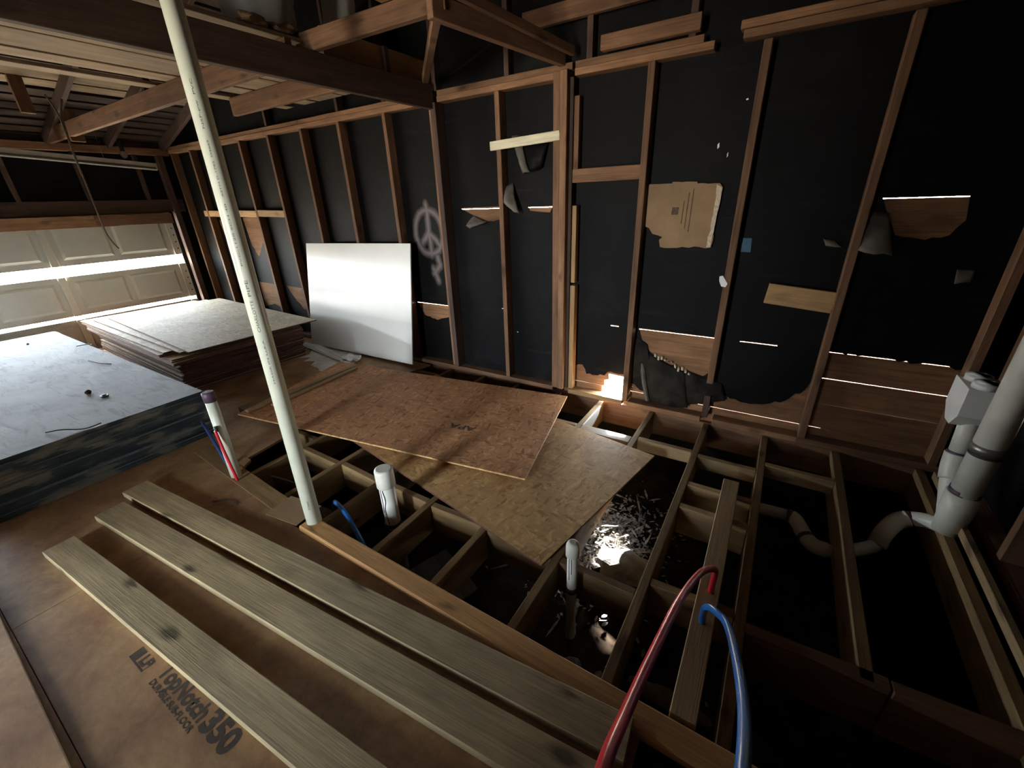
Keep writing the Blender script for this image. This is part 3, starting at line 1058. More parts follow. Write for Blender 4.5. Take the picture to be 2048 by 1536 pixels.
# joists running along the garage depth, carrying the storage boards
lumber('ceiling_joist', (-7.42, 1.89, 0.83), (-2.66, 1.89, 0.83), 0.042, 0.135, 'stud', ce)
lumber('ceiling_joist', (-4.40, 2.44, 0.83), (-2.66, 2.44, 0.83), 0.042, 0.135, 'stud', ce)
lumber('ceiling_joist', (-7.42, 0.10, 0.83), (-2.66, 0.10, 0.83), 0.042, 0.135, 'stud', ce)
lumber('ceiling_joist', (-7.42, -1.7, 0.83), (-2.66, -1.7, 0.83), 0.042, 0.135, 'stud', ce)
for xa, xb in ((-2.99, -2.69), (-3.30, -3.0), (-3.60, -3.315), (-3.965, -3.62), (-4.20, -4.005), (-4.50, -4.365)):
    lumber('storage_board', ((xa + xb) / 2, -1.9, 0.911), ((xa + xb) / 2, 3.02, 0.911), xb - xa, 0.022, 'roofboard', ce)
# big dark tie across the room and its neighbours
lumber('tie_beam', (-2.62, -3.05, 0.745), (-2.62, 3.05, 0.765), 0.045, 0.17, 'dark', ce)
lumber('platform_edge', (-2.665, 2.12, 0.935), (-2.665, 3.05, 0.935), 0.025, 0.145, 'furring', ce)
lumber('tie_block', (-2.64, 2.60, 0.93), (-2.64, 2.64, 0.93), 0.04, 0.15, 'dark', ce)
lumber('tie_board', (-2.75, 2.02, 0.90), (-1.62, 2.07, 0.905), 0.045, 0.10, 'stud', ce)
tb = lumber('tie_board', (-2.02, 2.00, 0.975), (-1.63, 2.02, 0.98), 0.06, 0.042, 'furring', ce)
lumber('tie_board', (-1.66, 1.98, 0.86), (-1.47, 3.06, 0.84), 0.045, 0.10, 'stud', ce)
lumber('tie_board', (-1.60, 1.95, 0.93), (-1.40, 3.06, 0.86), 0.03, 0.05, 'stud', ce)
lumber('brace', (-1.68, 2.06, 0.86), (-2.56, 2.93, 0.855), 0.045, 0.05, 'stud', ce)
# hangers from the roof on the left
hb = lumber('hanger_board', (-6.31, 1.555, 0.90), (-6.31, 1.555, 1.62), 0.10, 0.045, 'stud', ce, up=(1, 0, 0))
lumber('hanger_board', (-6.62, 1.93, 0.72), (-6.62, 1.93, 1.02), 0.12, 0.03, 'plate', ce, up=(1, 0, 0))
lumber('bracket', (-4.72, 1.91, 0.82), (-4.60, 1.91, 0.98), 0.05, 0.045, 'dark', ce)

# ------------------------------------------------------------------ floor: joists, blocking, subfloor
fl = setting('floor', 'half-built floor of open joists, blocking and subfloor panels', (-2, 1.5, ZF))
ZJ = ZF - 0.095
for x in (-2.72, -2.30, -1.895, -1.48, -1.085, -0.66, -0.255, 0.13):
    lumber('floor_joist', (x, 0.80, ZJ), (x, YW + 0.04, ZJ), 0.04, 0.19, 'joist', fl)
lumber('floor_joist', (0.535, 1.42, ZJ), (0.535, YW + 0.04, ZJ), 0.045, 0.19, 'joist', fl)
lumber('floor_joist', (0.955, -2.9, ZJ), (0.955, YW + 0.04, ZJ), 0.045, 0.19, 'joist', fl)
lumber('ledger_strip', (0.995, -2.9, -1.555), (0.995, 2.98, -1.555), 0.03, 0.045, 'pine', fl)
for x in (-0.255, 0.13):
    lumber('floor_joist', (x, -2.9, ZJ), (x, 0.78, ZJ), 0.04, 0.19, 'joist', fl)
# blocking rows
xs = [-2.72, -2.30, -1.895, -1.48, -1.085, -0.66, -0.255]
for a, b in zip(xs, xs[1:]):
    lumber('joist_blocking', (a + 0.022, 1.385 + random.uniform(-.015, .015), ZJ), (b - 0.022, 1.385 + random.uniform(-.015, .015), ZJ), 0.04, 0.185, 'joist', fl)
lumber('joist_blocking', (-0.233, 1.465, ZJ), (0.108, 1.48, ZJ), 0.04, 0.185, 'joist', fl)
lumber('girder', (0.15, 1.43, -1.72), (0.60, 1.445, -1.72), 0.05, 0.24, 'stud', fl)
lumber('girder', (0.605, 1.44, -1.72), (1.02, 1.46, -1.72), 0.05, 0.24, 'stud', fl)
ys = {(-1.085, -0.66): 2.60, (-0.66, -0.255): 2.65, (-0.255, 0.13): 2.62, (0.13, 0.535): 2.72, (-1.48, -1.085): 2.62}
for (a, b), y in ys.items():
    if a == -1.085:
        lumber('joist_blocking', (a + 0.022, y, -1.618), (b - 0.022, y, -1.618), 0.09, 0.036, 'pine', fl)
        continue
    lumber('joist_blocking', (a + 0.022, y, -1.645), (b - 0.022, y, -1.645), 0.04, 0.09, 'pine', fl)
for y in (2.06, 2.285):
    V = []
    lumber('joist_blocking', (-0.233, y, ZJ), (0.108, y, ZJ), 0.042, 0.185, 'pine', fl)
# subfloor panels
DT, DB = -1.582, -1.600
seam_y = 0.80
prism('subfloor_panel', [[(-7.3, -0.13), (-4.9, -0.13), (-4.9, 1.08), (-7.3, 1.08)]], 0.018, 'deck', fl, 'XY', DT)
prism('subfloor_panel', [[(-4.897, -0.13), (-2.46, -0.13), (-2.46, 0.90), (-2.80, 0.985), (-2.86, 1.08), (-4.897, 1.08)]], 0.018, 'deck', fl, 'XY', DT)
prism('subfloor_panel', [[(-2.457, -0.13), (-0.10, -0.13), (-0.10, 0.845), (-2.05, 0.845), (-2.12, 0.955), (-2.457, 0.90)]], 0.018, 'deck', fl, 'XY', DT)
prism('subfloor_panel', [[(-7.3, 1.083), (-4.9, 1.083), (-4.9, 3.04), (-7.3, 3.04)]], 0.018, 'deck', fl, 'XY', DT)
prism('subfloor_panel', [[(-4.897, 1.083), (-2.90, 1.083), (-3.06, 2.2), (-3.02, 2.80), (-2.98, 3.04), (-4.897, 3.04)]], 0.018, 'deck', fl, 'XY', DT)
prism('subfloor_panel', [[(-7.3, -2.95), (-4.9, -2.95), (-4.9, -0.133), (-7.3, -0.133)]], 0.018, 'deck', fl, 'XY', DT)
prism('subfloor_panel', [[(-4.897, -2.95), (-2.46, -2.95), (-2.46, -0.133), (-4.897, -0.133)]], 0.018, 'deck', fl, 'XY', DT)
prism('subfloor_panel', [[(-2.457, -2.95), (-0.10, -2.95), (-0.10, -0.133), (-2.457, -0.133)]], 0.018, 'deck', fl, 'XY', DT)
for y in (-2.4, -1.6, -0.9, -0.13, 0.3, 0.72):
    lumber('floor_joist', (-7.3, y, ZJ - 0.001), (-0.28, y, ZJ - 0.001), 0.04, 0.188, 'joist', fl)
for y in (1.5, 2.2, 2.9):
    lumber('floor_joist', (-7.3, y, ZJ - 0.001), (-2.75, y, ZJ - 0.001), 0.04, 0.188, 'joist', fl)
# orange board that trims the deck edge along the open bays
eb = lumber('edge_board', (-1.93, 0.886, -1.576), (0.30, 0.876, -1.576), 0.095, 0.045, 'edge_pine', fl, c=0.008)
eb['label'] = 'orange pine edge board with a pale worn front corner'
lumber('edge_board', (-3.35, 0.98, -1.590), (-2.10, 0.905, -1.590), 0.11, 0.020, 'joist', fl)
# stamped print on the subfloor panel under the planks
th = math.atan2(0.045, 0.63)


def flat(x, y, z, a):
    return Matrix.Translation((x, y, z)) @ Matrix.Rotation(a, 4, 'Z')


pnl = [o for o in fl.children if o.name.startswith('subfloor_panel')][2]
a0 = 0.0
lettering('stamped_lettering', 'TopNotch', 0.075, 'ink', flat(-1.70, 0.112, DT + 0.0006, a0), pnl, 0.0028, 0.315)
lettering('stamped_lettering', '350', 0.098, 'ink', flat(-1.375, 0.108, DT + 0.0006, a0), pnl, 0.0045, 0.165)
lettering('stamped_lettering', 'DURABLE SUB-FLOOR', 0.028, 'ink', flat(-1.69, 0.080, DT + 0.0006, a0), pnl, 0.0008, 0.31)
prism('stamped_logo', [[(-1.878, 0.082), (-1.765, 0.082), (-1.765, 0.087), (-1.835, 0.087), (-1.835, 0.128), (-1.878, 0.128)]], 0.0004, 'ink', pnl, 'XY', DT + 0.0008)
lettering('stamped_lettering', 'LP', 0.050, 'ink', flat(-1.822, 0.093, DT + 0.0006, a0), pnl, 0.002, 0.06)
prism('stamped_logo', [[(-1.765, 0.082), (-1.762, 0.082), (-1.762, 0.128), (-1.765, 0.128)]], 0.0004, 'ink', pnl, 'XY', DT + 0.0008)

# crawl-space ground
gr_v, gr_f = [], []
NX, NY = 90, 66
for j in range(NY + 1):
    for i in range(NX + 1):
        xx = -7.6 + 8.9 * i / NX
        yy = -3.2 + 6.5 * j / NY
        gr_v.append((xx, yy, -2.15 + 0.06 * noise.noise(Vector((xx * 1.4, yy * 1.4, 0))) + 0.02 * noise.noise(Vector((xx * 7, yy * 7, 3)))))
for j in range(NY):
    for i in range(NX):
        q = j * (NX + 1) + i
        gr_f.append((q, q + 1, q + NX + 2, q + NX + 1))
gnd = mesh_obj('floor_crawl_space', gr_v, gr_f, 'dirt', None, True)
gnd['kind'] = 'structure'
gnd['label'] = 'dark earth of the crawl space below the open joists'

# ------------------------------------------------------------------ loose timber on the floor
p1 = tag(lumber('plank', (-3.145, 0.530, -1.563), (-0.125, 0.792, -1.563), 0.132, 0.038, 'plank'), 'long pale plank lying nearest the open joists, beside the orange edge board', 'plank', 'three pale planks')
p2 = tag(lumber('plank', (-3.015, 0.368, -1.563), (0.02, 0.637, -1.563), 0.140, 0.038, 'plank'), 'middle of the three long pale planks lying on the subfloor', 'plank', 'three pale planks')
p3 = tag(lumber('plank', (-2.90, 0.128, -1.563), (0.10, 0.347, -1.563), 0.128, 0.038, 'plank'), 'long pale plank beside the black stamped lettering on the subfloor', 'plank', 'three pale planks')
tag(lumber('loose_stud', (-0.010, 2.375, -1.580), (0.004, 0.945, -1.580), 0.084, 0.039, 'pine'), 'single pine stud laid across the joists, pierced by red and blue tubes', 'stud')
# nearer left sheet
lsh = box_mesh(2.44, 1.22, 0.018, 0.002, ('deck', 'paper'))  # edge faces take a pale colour standing in for light on them
o = link('floor_sheet', lsh, None, None, Matrix.Translation((-2.25, -0.755, -1.572)) @ Matrix.Rotation(math.radians(-0.8), 4, 'Z'))
tag(o, 'brown sheet with an edge coloured pale as if lit, lying at the near left corner', 'sheet')


def sheet4(name, c0, c1, c2, c3, t, mats, label, cat, group=None):
    """board sheet from four top corners"""
    c = [Vector(p) for p in (c0, c1, c2, c3)]
    n_ = (c[1] - c[0]).cross(c[3] - c[0]).normalized()
    if n_.z < 0:
        n_ = -n_
    o_ = c[0].copy()
    xv = (c[1] - c[0]).normalized()
    yv = n_.cross(xv)
    mw = Matrix((xv, yv, n_)).transposed().to_4x4()
    mw.translation = (c[0] + c[1] + c[2] + c[3]) / 4
    inv = mw.inverted()
    loc = [inv @ p for p in c]
    V = [Vector((p.x, p.y, 0)) for p in loc] + [Vector((p.x, p.y, -t)) for p in loc]
    F = [(0, 1, 2, 3), (7, 6, 5, 4)] + [(i, i + 4, (i + 1) % 4 + 4, (i + 1) % 4) for i in range(4)]
    me = bpy.data.meshes.new(name)
    me.from_pydata([tuple(v) for v in V], [], F)
    bm = bmesh.new()
    bm.from_mesh(me)
    bmesh.ops.recalc_face_normals(bm, faces=bm.faces)
    bmesh.ops.bevel(bm, geom=bm.edges[:], offset=0.0025, segments=1, affect='EDGES')
    bm.to_mesh(me)
    bm.free()
    for k_ in mats:
        me.materials.append(M[k_])
    for p in me.polygons:
        p.material_index = 0 if abs(p.normal.z) > 0.9 else 1
    ob = link(name, me, None, None, mw)
    return tag(ob, label, cat, group)


# lower sheet on the joists
lo = sheet4('strand_board_sheet', (-0.473, 2.458, -1.588), (-0.696, 1.282, -1.588), (-2.965, 1.695, -1.588), (-2.745, 2.868, -1.588), 0.011, ('osb_tan', 'osb_edge'),
            'tan strand board sheet lying directly on the open joists', 'board sheet')
up = sheet4('strand_board_sheet', (-1.345, 2.969, -1.560), (-1.080, 1.789, -1.560), (-3.481, 1.330, -1.500), (-3.746, 2.510, -1.500), 0.012, ('osb_red', 'osb_tan'),
            'reddish strand board sheet lying askew on top of the tan sheet', 'board sheet')
# stamp on the upper sheet, read from the wall side
mwu = up.matrix_world.copy()
inv = mwu.inverted()
pt = inv @ Vector((-1.80, 2.085, -1.54))
pt.z = 0.0005
xdir = (inv.to_3x3() @ Vector((-0.98, -0.20, 0)))
ang = math.atan2(xdir.y, xdir.x)
lettering('stamped_lettering', 'APA', 0.085, 'ink_pale', mwu @ Matrix.Translation(pt) @ Matrix.Rotation(ang, 4, 'Z') @ Matrix.Translation((-0.11, -0.03, 0)), up, 0.003, 0.22)
for q in range(4):
    lettering('stamped_lettering', '-----', 0.03, 'ink_pale', mwu @ Matrix.Translation(inv @ Vector((-1.19 - 0.0 * q, 2.45 - 0.10 * q, -1.559))) @ Matrix.Rotation(ang + 0.02 * q, 4, 'Z'), up, 0.0, 0.06)
# two narrow strips along its left end
tag(lumber('wood_strip', (-3.43, 1.38, -1.486), (-3.49, 2.50, -1.490), 0.045, 0.022, 'pine'), 'narrow pine strip on the reddish sheet, on the side towards the board stack', 'strip', 'strips on the reddish sheet')
tag(lumber('wood_strip', (-3.36, 1.55, -1.489), (-3.42, 2.46, -1.493), 0.035, 0.020, 'pine'), 'narrow pine strip on the reddish sheet, on the side towards the tan sheet', 'strip', 'strips on the reddish sheet')
tag(lumber('support_block', (-3.62, 1.42, -1.553), (-3.62, 1.95, -1.553), 0.09, 0.060, 'joist'), 'short timber propping up the left end of the reddish sheet', 'block')
tag(lumber('support_block', (-3.66, 2.20, -1.553), (-3.66, 2.48, -1.553), 0.09, 0.060, 'joist'), 'shorter timber prop under the reddish sheet, nearer the wall', 'block')

# ------------------------------------------------------------------ sheet stacks
# gypsum board: 26 sheets, ends facing the room
T = 0.0160
nsh = 22
dz0 = DT + 0.001
me_dry = box_mesh(3.60, 1.22, T, 0.0012, ('dry_face', 'dry_edge'))
rnd = random.Random(11)
for i in range(nsh):
    top = i == nsh - 1
    j = 0.0 if top else rnd.uniform(-0.022, 0.012)
    jy = 0.0 if top else rnd.uniform(-0.012, 0.006)
    if not top:
        j = (0.0, -0.018, 0.010, -0.028, -0.006, 0.012, -0.022, 0.004, -0.012, 0.010, -0.010)[i // 2] + rnd.uniform(-0.003, 0.003)
    loc = Vector((-3.49 - 1.80 + j, 1.165 - 0.61 + jy, dz0 + T * (i + 0.5)))
    ob = link('gypsum_board', me_dry, None, None, Matrix.Translation(loc))
    if top:
        tag(ob, 'top sheet of the gypsum board stack, pale creased face lit by the garage door', 'board sheet', 'gypsum board stack')
    else:
        tag(ob, 'gypsum board sheet in the low stack, mottled end facing the room' if i else 'bottom sheet of the gypsum board stack, resting on the subfloor', 'board sheet', 'gypsum board stack')
DRY_T = dz0 + T * nsh
# strand board stack beside the wall
T2 = 0.0111
nos = 40
oz0 = DT + 0.001
me_os = box_mesh(2.44, 1.22, T2, 0.001, ('osb_lit', 'osb_edge'))
SHIFT = {39: (0, 0, 0), 38: (-0.13, -0.07, 0.4), 37: (-0.31, -0.14, 0.6), 36: (-0.30, -0.15, -0.8), 35: (-0.29, -0.16, -0.3), 34: (-0.12, -0.15, 0.3), 33: (-0.10, -0.16, 0.2), 32: (-0.06, -0.17, 0.5), 31: (-0.06, -0.17, 0.3), 30: (-0.09, -0.16, 0.3)}
for i in range(nos):
    sx, sy, sr = SHIFT.get(i, (rnd.uniform(-0.33, -0.29), rnd.uniform(-0.07, -0.03), rnd.uniform(-0.2, 0.2)))
    loc = Vector((-4.26 - 1.22 + sx, 2.12 + sy, oz0 + T2 * (i + 0.5)))
    ob = link('stacked_strand_board', me_os, None, None, Matrix.Translation(loc) @ Matrix.Rotation(math.radians(sr + (-3.5 if i == 39 else -2.0)), 4, 'Z'))
    if i == 39:
        tag(ob, 'top sheet of the strand board stack, flaky face coloured pale as if lit', 'board sheet', 'strand board stack')
    elif i == 38:
        tag(ob, 'second sheet of the strand board stack, a narrow step showing under the top one', 'board sheet', 'strand board stack')
    elif i == 37:
        tag(ob, 'third sheet of the strand board stack, the wider step below two others', 'board sheet', 'strand board stack')
    else:
        tag(ob, 'strand board sheet in the tall stack, only its dark red edge showing' if i else 'bottom sheet of the strand board stack, resting on the subfloor', 'board sheet', 'strand board stack')
OS_T = oz0 + T2 * nos

# litter on the gypsum stack
for pts, nm, lab in (
        ([(-5.98, 1.08, 0), (-5.90, 1.17, 0.008), (-5.80, 1.15, 0.01)], 'wire_scrap', 'bent scrap of wire on the gypsum stack at the strand board side'),
        ([(-5.25, 0.98, 0), (-5.02, 1.0, 0.006), (-4.93, 1.05, 0)], 'twig', 'dark twig on the gypsum stack, middle of its top sheet'),
        ([(-3.68, 0.36, 0), (-3.60, 0.42, 0.012), (-3.52, 0.50, 0.0), (-3.50, 0.58, 0.008)], 'twig', 'dark twig on the near edge of the gypsum stack')):
    tag(tube(nm, [(p[0], p[1], DRY_T + 0.005 + p[2]) for p in pts], 0.004, 'dark_scrap', None, 6, 5), lab, 'scrap')
for (x, y, s, lab, m) in ((-4.24, 0.713, 0.022, 'dark bent nail lump beside the crease on the gypsum stack', 'dark_scrap'), (-4.06, 0.755, 0.020, 'small rusty ring-shaped nut on the gypsum stack', 'metal'), (-6.6, 0.85, 0.014, 'dark crumb far back on the gypsum stack', 'dark_scrap')):
    if m == 'metal':
        ring = [(x + s * math.cos(a), y + s * math.sin(a), DRY_T + 0.007) for a in [2 * math.pi * q / 12 for q in range(13)]]
        tag(tube('metal_ring', ring, 0.006, m, None, 6), lab, 'scrap')
    else:
        tag(blob('debris_lump', (x, y, DRY_T + s * 0.55), (s, s * 0.8, s * 0.7), m, None, int(x * 10), 0.3, 2), lab, 'scrap')

# ------------------------------------------------------------------ white board leaning on the studs
wbd = sheet4('white_board', (-4.80, 2.88, -1.565), (-3.075, 2.88, -1.545), (-3.035, 3.028, -0.352), (-4.685, 3.028, -0.382), 0.014, ('board', 'white'),
             'large glossy white board leaning against the studs', 'board')
pp = prism('pale_floor_sheet', [curve_edge([(-5.30, 2.90), (-4.60, 2.93)], 0.006, 21) + curve_edge([(-3.95, 2.93), (-3.72, 2.62), (-3.85, 2.36), (-4.15, 2.42)], 0.02, 22, 0.06)[0:] + [(-4.22, 2.52), (-4.34, 2.46), (-4.38, 2.58), (-4.50, 2.50), (-4.50, 2.64), (-4.62, 2.76), (-4.74, 2.76), (-4.80, 2.84), (-4.95, 2.80), (-4.98, 2.86), (-5.15, 2.83), (-5.20, 2.87)]], 0.0015, 'paper', None, 'XY', DT + 0.0025)  # added sheet shaped like a patch of daylight on the subfloor
tag(pp, 'thin jagged sheet standing in for daylight on the subfloor below the white board', 'paper')
pp2 = prism('pale_floor_sheet', [curve_edge([(-3.60, 2.66), (-3.02, 2.74), (-3.00, 2.62), (-3.50, 2.52)], 0.012, 23)], 0.002, 'paper', None, 'XY', DT + 0.003)
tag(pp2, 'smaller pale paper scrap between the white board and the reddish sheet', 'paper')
bs = empty('plastic_strip_bundle', (-4.3, 2.75, DT), 'bundle of crumpled white plastic strips on the jagged lit patch', 'plastic strips')
for k_ in range(6):
    a = Vector((-4.86 + 0.02 * k_, 2.80 + 0.022 * k_, DT + 0.012 + 0.006 * (k_ % 3)))
    b = Vector((-3.88 - 0.03 * (k_ % 2), 2.63 + 0.016 * k_, DT + 0.014 + 0.008 * ((k_ + 1) % 3)))
    lumber('plastic_strip', a, b, 0.024, 0.004, 'white', bs)
blob('crumpled_end', (-3.86, 2.74, DT + 0.035), (0.10, 0.07, 0.028), 'white', bs, 4, 0.5, 3)
tube('plastic_strip', [(-3.9, 2.66, DT + 0.01), (-3.76, 2.66, DT + 0.02), (-3.70, 2.72, DT + 0.05), (-3.78, 2.80, DT + 0.05)], 0.008, 'white', bs, 6, 5)

# ------------------------------------------------------------------ pipes standing through the floor
pole = empty('standing_pipe', (-1.88, 0.905, -1.552), 'tall white plastic pipe leaning from the edge board up past the tie beam', 'pipe')
PB, PT = Vector((-1.88, 0.905, -1.5525)), Vector((-2.262, 1.118, 1.02))
pd = (PT - PB).normalized()
tube('pipe_body', [PB, PB + pd * 3.27], 0.038, 'pvc', pole, 32)
ringp = [PB + pd * 0.002, PB + pd * 0.006]
fr = frame(PB, PT, (0, 0, 1))
# printed line down the pipe, facing the camera
for (txt, h0, L, sz) in (('CHARLOTTE', 1.034, 0.145, 0.018), ('PIPE', 1.195, 0.073, 0.018), ('PVC-1120 SCH 40', 1.33, 0.26, 0.010), ('ASTM D-1785  D2665', 1.62, 0.22, 0.009), ('NSF-pw  PVC', 1.88, 0.18, 0.011), ('MADE IN U.S.A.', 0.78, 0.22, 0.009), ('D2665', 0.09, 0.05, 0.012)):
    base = PB + pd * h0
    view = (Vector((0, 0, 0)) - base)
    view = (view - pd * view.dot(pd)).normalized()
    side = pd.cross(view)
    nrm = (view * math.cos(0.12) - side * math.sin(0.12)).normalized()
    xa = pd                    # text runs up the pipe
    za = nrm
    ya = za.cross(xa)
    mw = Matrix((xa, ya, za)).transposed().to_4x4()
    mw.translation = base + nrm * 0.0384
    lettering('pipe_lettering', txt, sz, 'pipe_ink', mw, pole, 0.0, L, 0.0384)

sp_ = empty('short_pipe', (-2.75, 0.936, DT), 'short white pipe with a purple capped top standing beside the gypsum stack', 'pipe')
b0, t0 = Vector((-2.752, 0.930, DT + 0.0005)), Vector((-2.765, 0.942, -1.005))
spb = tube('pipe_body', [b0, t0], 0.031, 'pvc', sp_, 24)
tube('cap', [t0 - Vector((0, 0, 0.045)), t0 + Vector((0, 0, 0.012)), t0 + Vector((0, 0, 0.018))], [0.0345, 0.0345, 0.028], 'primer', sp_, 24)
tube('slot', [(-2.735, 0.9075, -1.20), (-2.732, 0.9065, -1.235)], 0.009, 'rubber', spb, 10)
tag(tube('red_tube', [(-2.731, 0.899, -1.225), (-2.712, 0.898, -1.35), (-2.695, 0.901, -1.48), (-2.688, 0.905, -1.58)], 0.0085, 'red', None, 10, 6), 'thin red tube running down the front of the short capped pipe', 'tube')
tag(tube('blue_tube', [(-3.40, 1.06, -1.42), (-3.25, 1.02, -1.39), (-3.10, 0.99, -1.44), (-2.96, 0.965, -1.53), (-2.90, 0.96, -1.575)], 0.011, 'dkblue', None, 10, 6), 'dusty dark blue tube curving from the gypsum stack to the deck edge', 'tube')

pa = empty('capped_pipe', (-1.66, 1.24, -2.1), 'fat white capped pipe rising between the joists beside the tall pipe', 'pipe')
pax, pay = -1.662, 1.235
pab = tube('pipe_body', [(pax, pay, -2.1), (pax, pay, -1.40)], 0.044, 'pvc2', pa, 24)
tube('cap', [(pax, pay, -1.455), (pax, pay, -1.452), (pax, pay, -1.352), (pax, pay, -1.343), (pax, pay, -1.338)], [0.046, 0.0525, 0.0525, 0.050, 0.040], 'pvc2', pa, 24)
tube('rubber_band', [(pax, pay, -1.735), (pax, pay, -1.73), (pax, pay, -1.712), (pax, pay, -1.708)], [0.044, 0.052, 0.052, 0.044], 'rubber', pa, 24)
tube('rubber_band', [(pax, pay, -1.765), (pax, pay, -1.76), (pax, pay, -1.747), (pax, pay, -1.743)], [0.044, 0.050, 0.050, 0.044], 'rubber', pa, 24)
tube('drip_line', [(pax + 0.012, pay - 0.0433, -1.46), (pax + 0.020, pay - 0.0405, -1.53), (pax + 0.008, pay - 0.044, -1.60), (pax + 0.018, pay - 0.041, -1.70)], 0.0028, 'primer', pab, 6, 4)
tube('drip_line', [(pax - 0.004, pay - 0.0438, -1.46), (pax + 0.0, pay - 0.0438, -1.52), (pax - 0.005, pay - 0.0438, -1.62)], 0.0028, 'primer', pab, 6, 4)

pb = empty('capped_pipe', (-0.55, 1.32, -2.1), 'slim white capped pipe rising between the joists at the corner of the tan sheet', 'pipe')
pbx, pby = -0.55, 1.305
pbb = tube('pipe_body', [(pbx, pby, -2.0), (pbx, pby, -1.45)], 0.0235, 'pvc2', pb, 20)
tube('cap', [(pbx, pby, -1.468), (pbx, pby, -1.465), (pbx, pby, -1.410), (pbx, pby, -1.396), (pbx, pby, -1.388)], [0.025, 0.031, 0.031, 0.026, 0.014], 'pvc2', pb, 20)
tube('coupling_band', [(pbx, pby, -1.69), (pbx, pby, -1.66)], 0.0265, 'rubber', pb, 20)
tube('drip_line', [(pbx - 0.006, pby - 0.0228, -1.47), (pbx - 0.004, pby - 0.0232, -1.60)], 0.002, 'primer', pbb, 6)
tube('drip_line', [(pbx + 0.004, pby - 0.0232, -1.47), (pbx + 0.006, pby - 0.0228, -1.56)], 0.002, 'primer', pbb, 6)

# flexible tubes arching up from the loose stud
tag(tube('red_tube', [(0.004, 1.500, -1.575), (0.006, 1.492, -1.50), (0.006, 1.455, -1.40), (-0.012, 1.395, -1.340), (-0.042, 1.30, -1.290), (-0.074, 1.064, -1.190), (-0.094, 0.737, -1.065), (-0.098, 0.528, -0.960), (-0.095, 0.381, -0.868), (-0.08, 0.24, -0.82), (-0.02, 0.10, -0.90), (0.06, 0.02, -1.2), (0.07, 0.0, -1.9)], 0.0125, 'red', None, 16, 8), 'bright red flexible tube arching out of the loose pine stud', 'tube')
tag(tube('blue_tube', [(0.0, 1.335, -1.575), (-0.004, 1.315, -1.50), (-0.002, 1.27, -1.415), (0.010, 1.225, -1.352), (0.034, 1.185, -1.315), (0.068, 1.087, -1.240), (0.096, 0.86, -1.100), (0.107, 0.676, -0.985), (0.101, 0.497, -0.865), (0.09, 0.34, -0.80), (0.09, 0.18, -0.88), (0.10, 0.10, -1.2), (0.10, 0.08, -1.9)], 0.0125, 'blue', None, 16, 8), 'bright blue flexible tube arching out of the loose pine stud', 'tube')
tag(tube('blue_tube', [(-2.15, 1.17, -1.80), (-2.05, 1.13, -1.66), (-1.93, 1.08, -1.583), (-1.80, 1.045, -1.585), (-1.66, 1.00, -1.63), (-1.55, 0.965, -1.70), (-1.50, 0.955, -1.80)], 0.0125, 'blue', None, 14, 8), 'blue flexible tube looping into the joist bay behind the tall pipe', 'tube')

# waste pipes against the right wall
ws = empty('waste_pipe', (0.95, 2.5, -1.6), 'fat white waste pipe standing in the right corner with purple stained joints', 'pipe')
tube('pipe_body', [(0.955, 2.50, -1.40), (0.955, 2.46, 0.6)], 0.056, 'pvc2', ws, 28)
tube('hub', [(0.955, 2.505, -1.60), (0.955, 2.503, -1.47), (0.955, 2.502, -1.37), (0.955, 2.502, -1.368)], [0.054, 0.064, 0.066, 0.057], 'pvc2', ws, 28)
tube('stained_joint', [(0.955, 2.502, -1.372), (0.955, 2.502, -1.345)], 0.0585, 'primer', ws, 28)
tube('coupling_band', [(0.955, 2.49, -1.13), (0.955, 2.489, -1.09)], 0.0595, 'metal', ws, 28)
tube('coupling_band', [(0.955, 2.49, -1.145), (0.955, 2.49, -1.133)], 0.0580, 'rubber', ws, 28)
tube('branch', [(0.955, 2.505, -1.58), (0.955, 2.58, -1.50), (0.955, 2.66, -1.42), (0.955, 2.695, -1.36)], 0.046, 'pvc2', ws, 22, 5)
tube('branch_hub', [(0.955, 2.67, -1.40), (0.955, 2.71, -1.335), (0.955, 2.725, -1.27)], 0.054, 'pvc2', ws, 22, 4)
tube('stained_joint', [(0.955, 2.725, -1.275), (0.955, 2.727, -1.258)], 0.047, 'primer', ws, 22)
tube('pipe_body', [(0.955, 2.725, -1.27), (0.950, 2.745, -1.05)], 0.042, 'pvc2', ws, 22)
bx = prism('outlet_box', [[(2.66, -1.045), (2.72, -1.115), (2.79, -1.115), (2.865, -1.045), (2.865, -0.90), (2.66, -0.90)]], 0.15, 'white', ws, 'YZ', 1.02)
for y in (2.705, 2.815):
    tube('round_inlet', [(0.935, y, -0.90), (0.935, y, -0.872), (0.935, y, -0.872), (0.935, y, -0.89)], [0.050, 0.050, 0.038, 0.036], 'white', bx, 22)

dr = empty('drain_pipe', (0.6, 2.45, -1.75), 'white drain pipe with elbows snaking under the joists to the waste pipe', 'pipe')
tube('elbow', [(0.945, 2.56, -1.615), (0.90, 2.60, -1.635), (0.85, 2.62, -1.660)], 0.038, 'pvc2', dr, 18, 6)
tube('stained_joint', [(0.862, 2.618, -1.655), (0.838, 2.618, -1.667)], 0.0405, 'primer', dr, 18)
tube('elbow', [(0.845, 2.618, -1.663), (0.80, 2.60, -1.69), (0.755, 2.54, -1.735), (0.73, 2.49, -1.80)], 0.044, 'pvc2', dr, 18, 6)
tube('pipe_body', [(0.73, 2.49, -1.80), (0.66, 2.42, -1.80), (0.56, 2.33, -1.79), (0.48, 2.28, -1.775)], 0.034, 'pvc2', dr, 18, 5)
tube('elbow', [(0.49, 2.285, -1.775), (0.44, 2.28, -1.768), (0.40, 2.31, -1.76), (0.37, 2.38, -1.755)], 0.040, 'pvc2', dr, 18, 6)
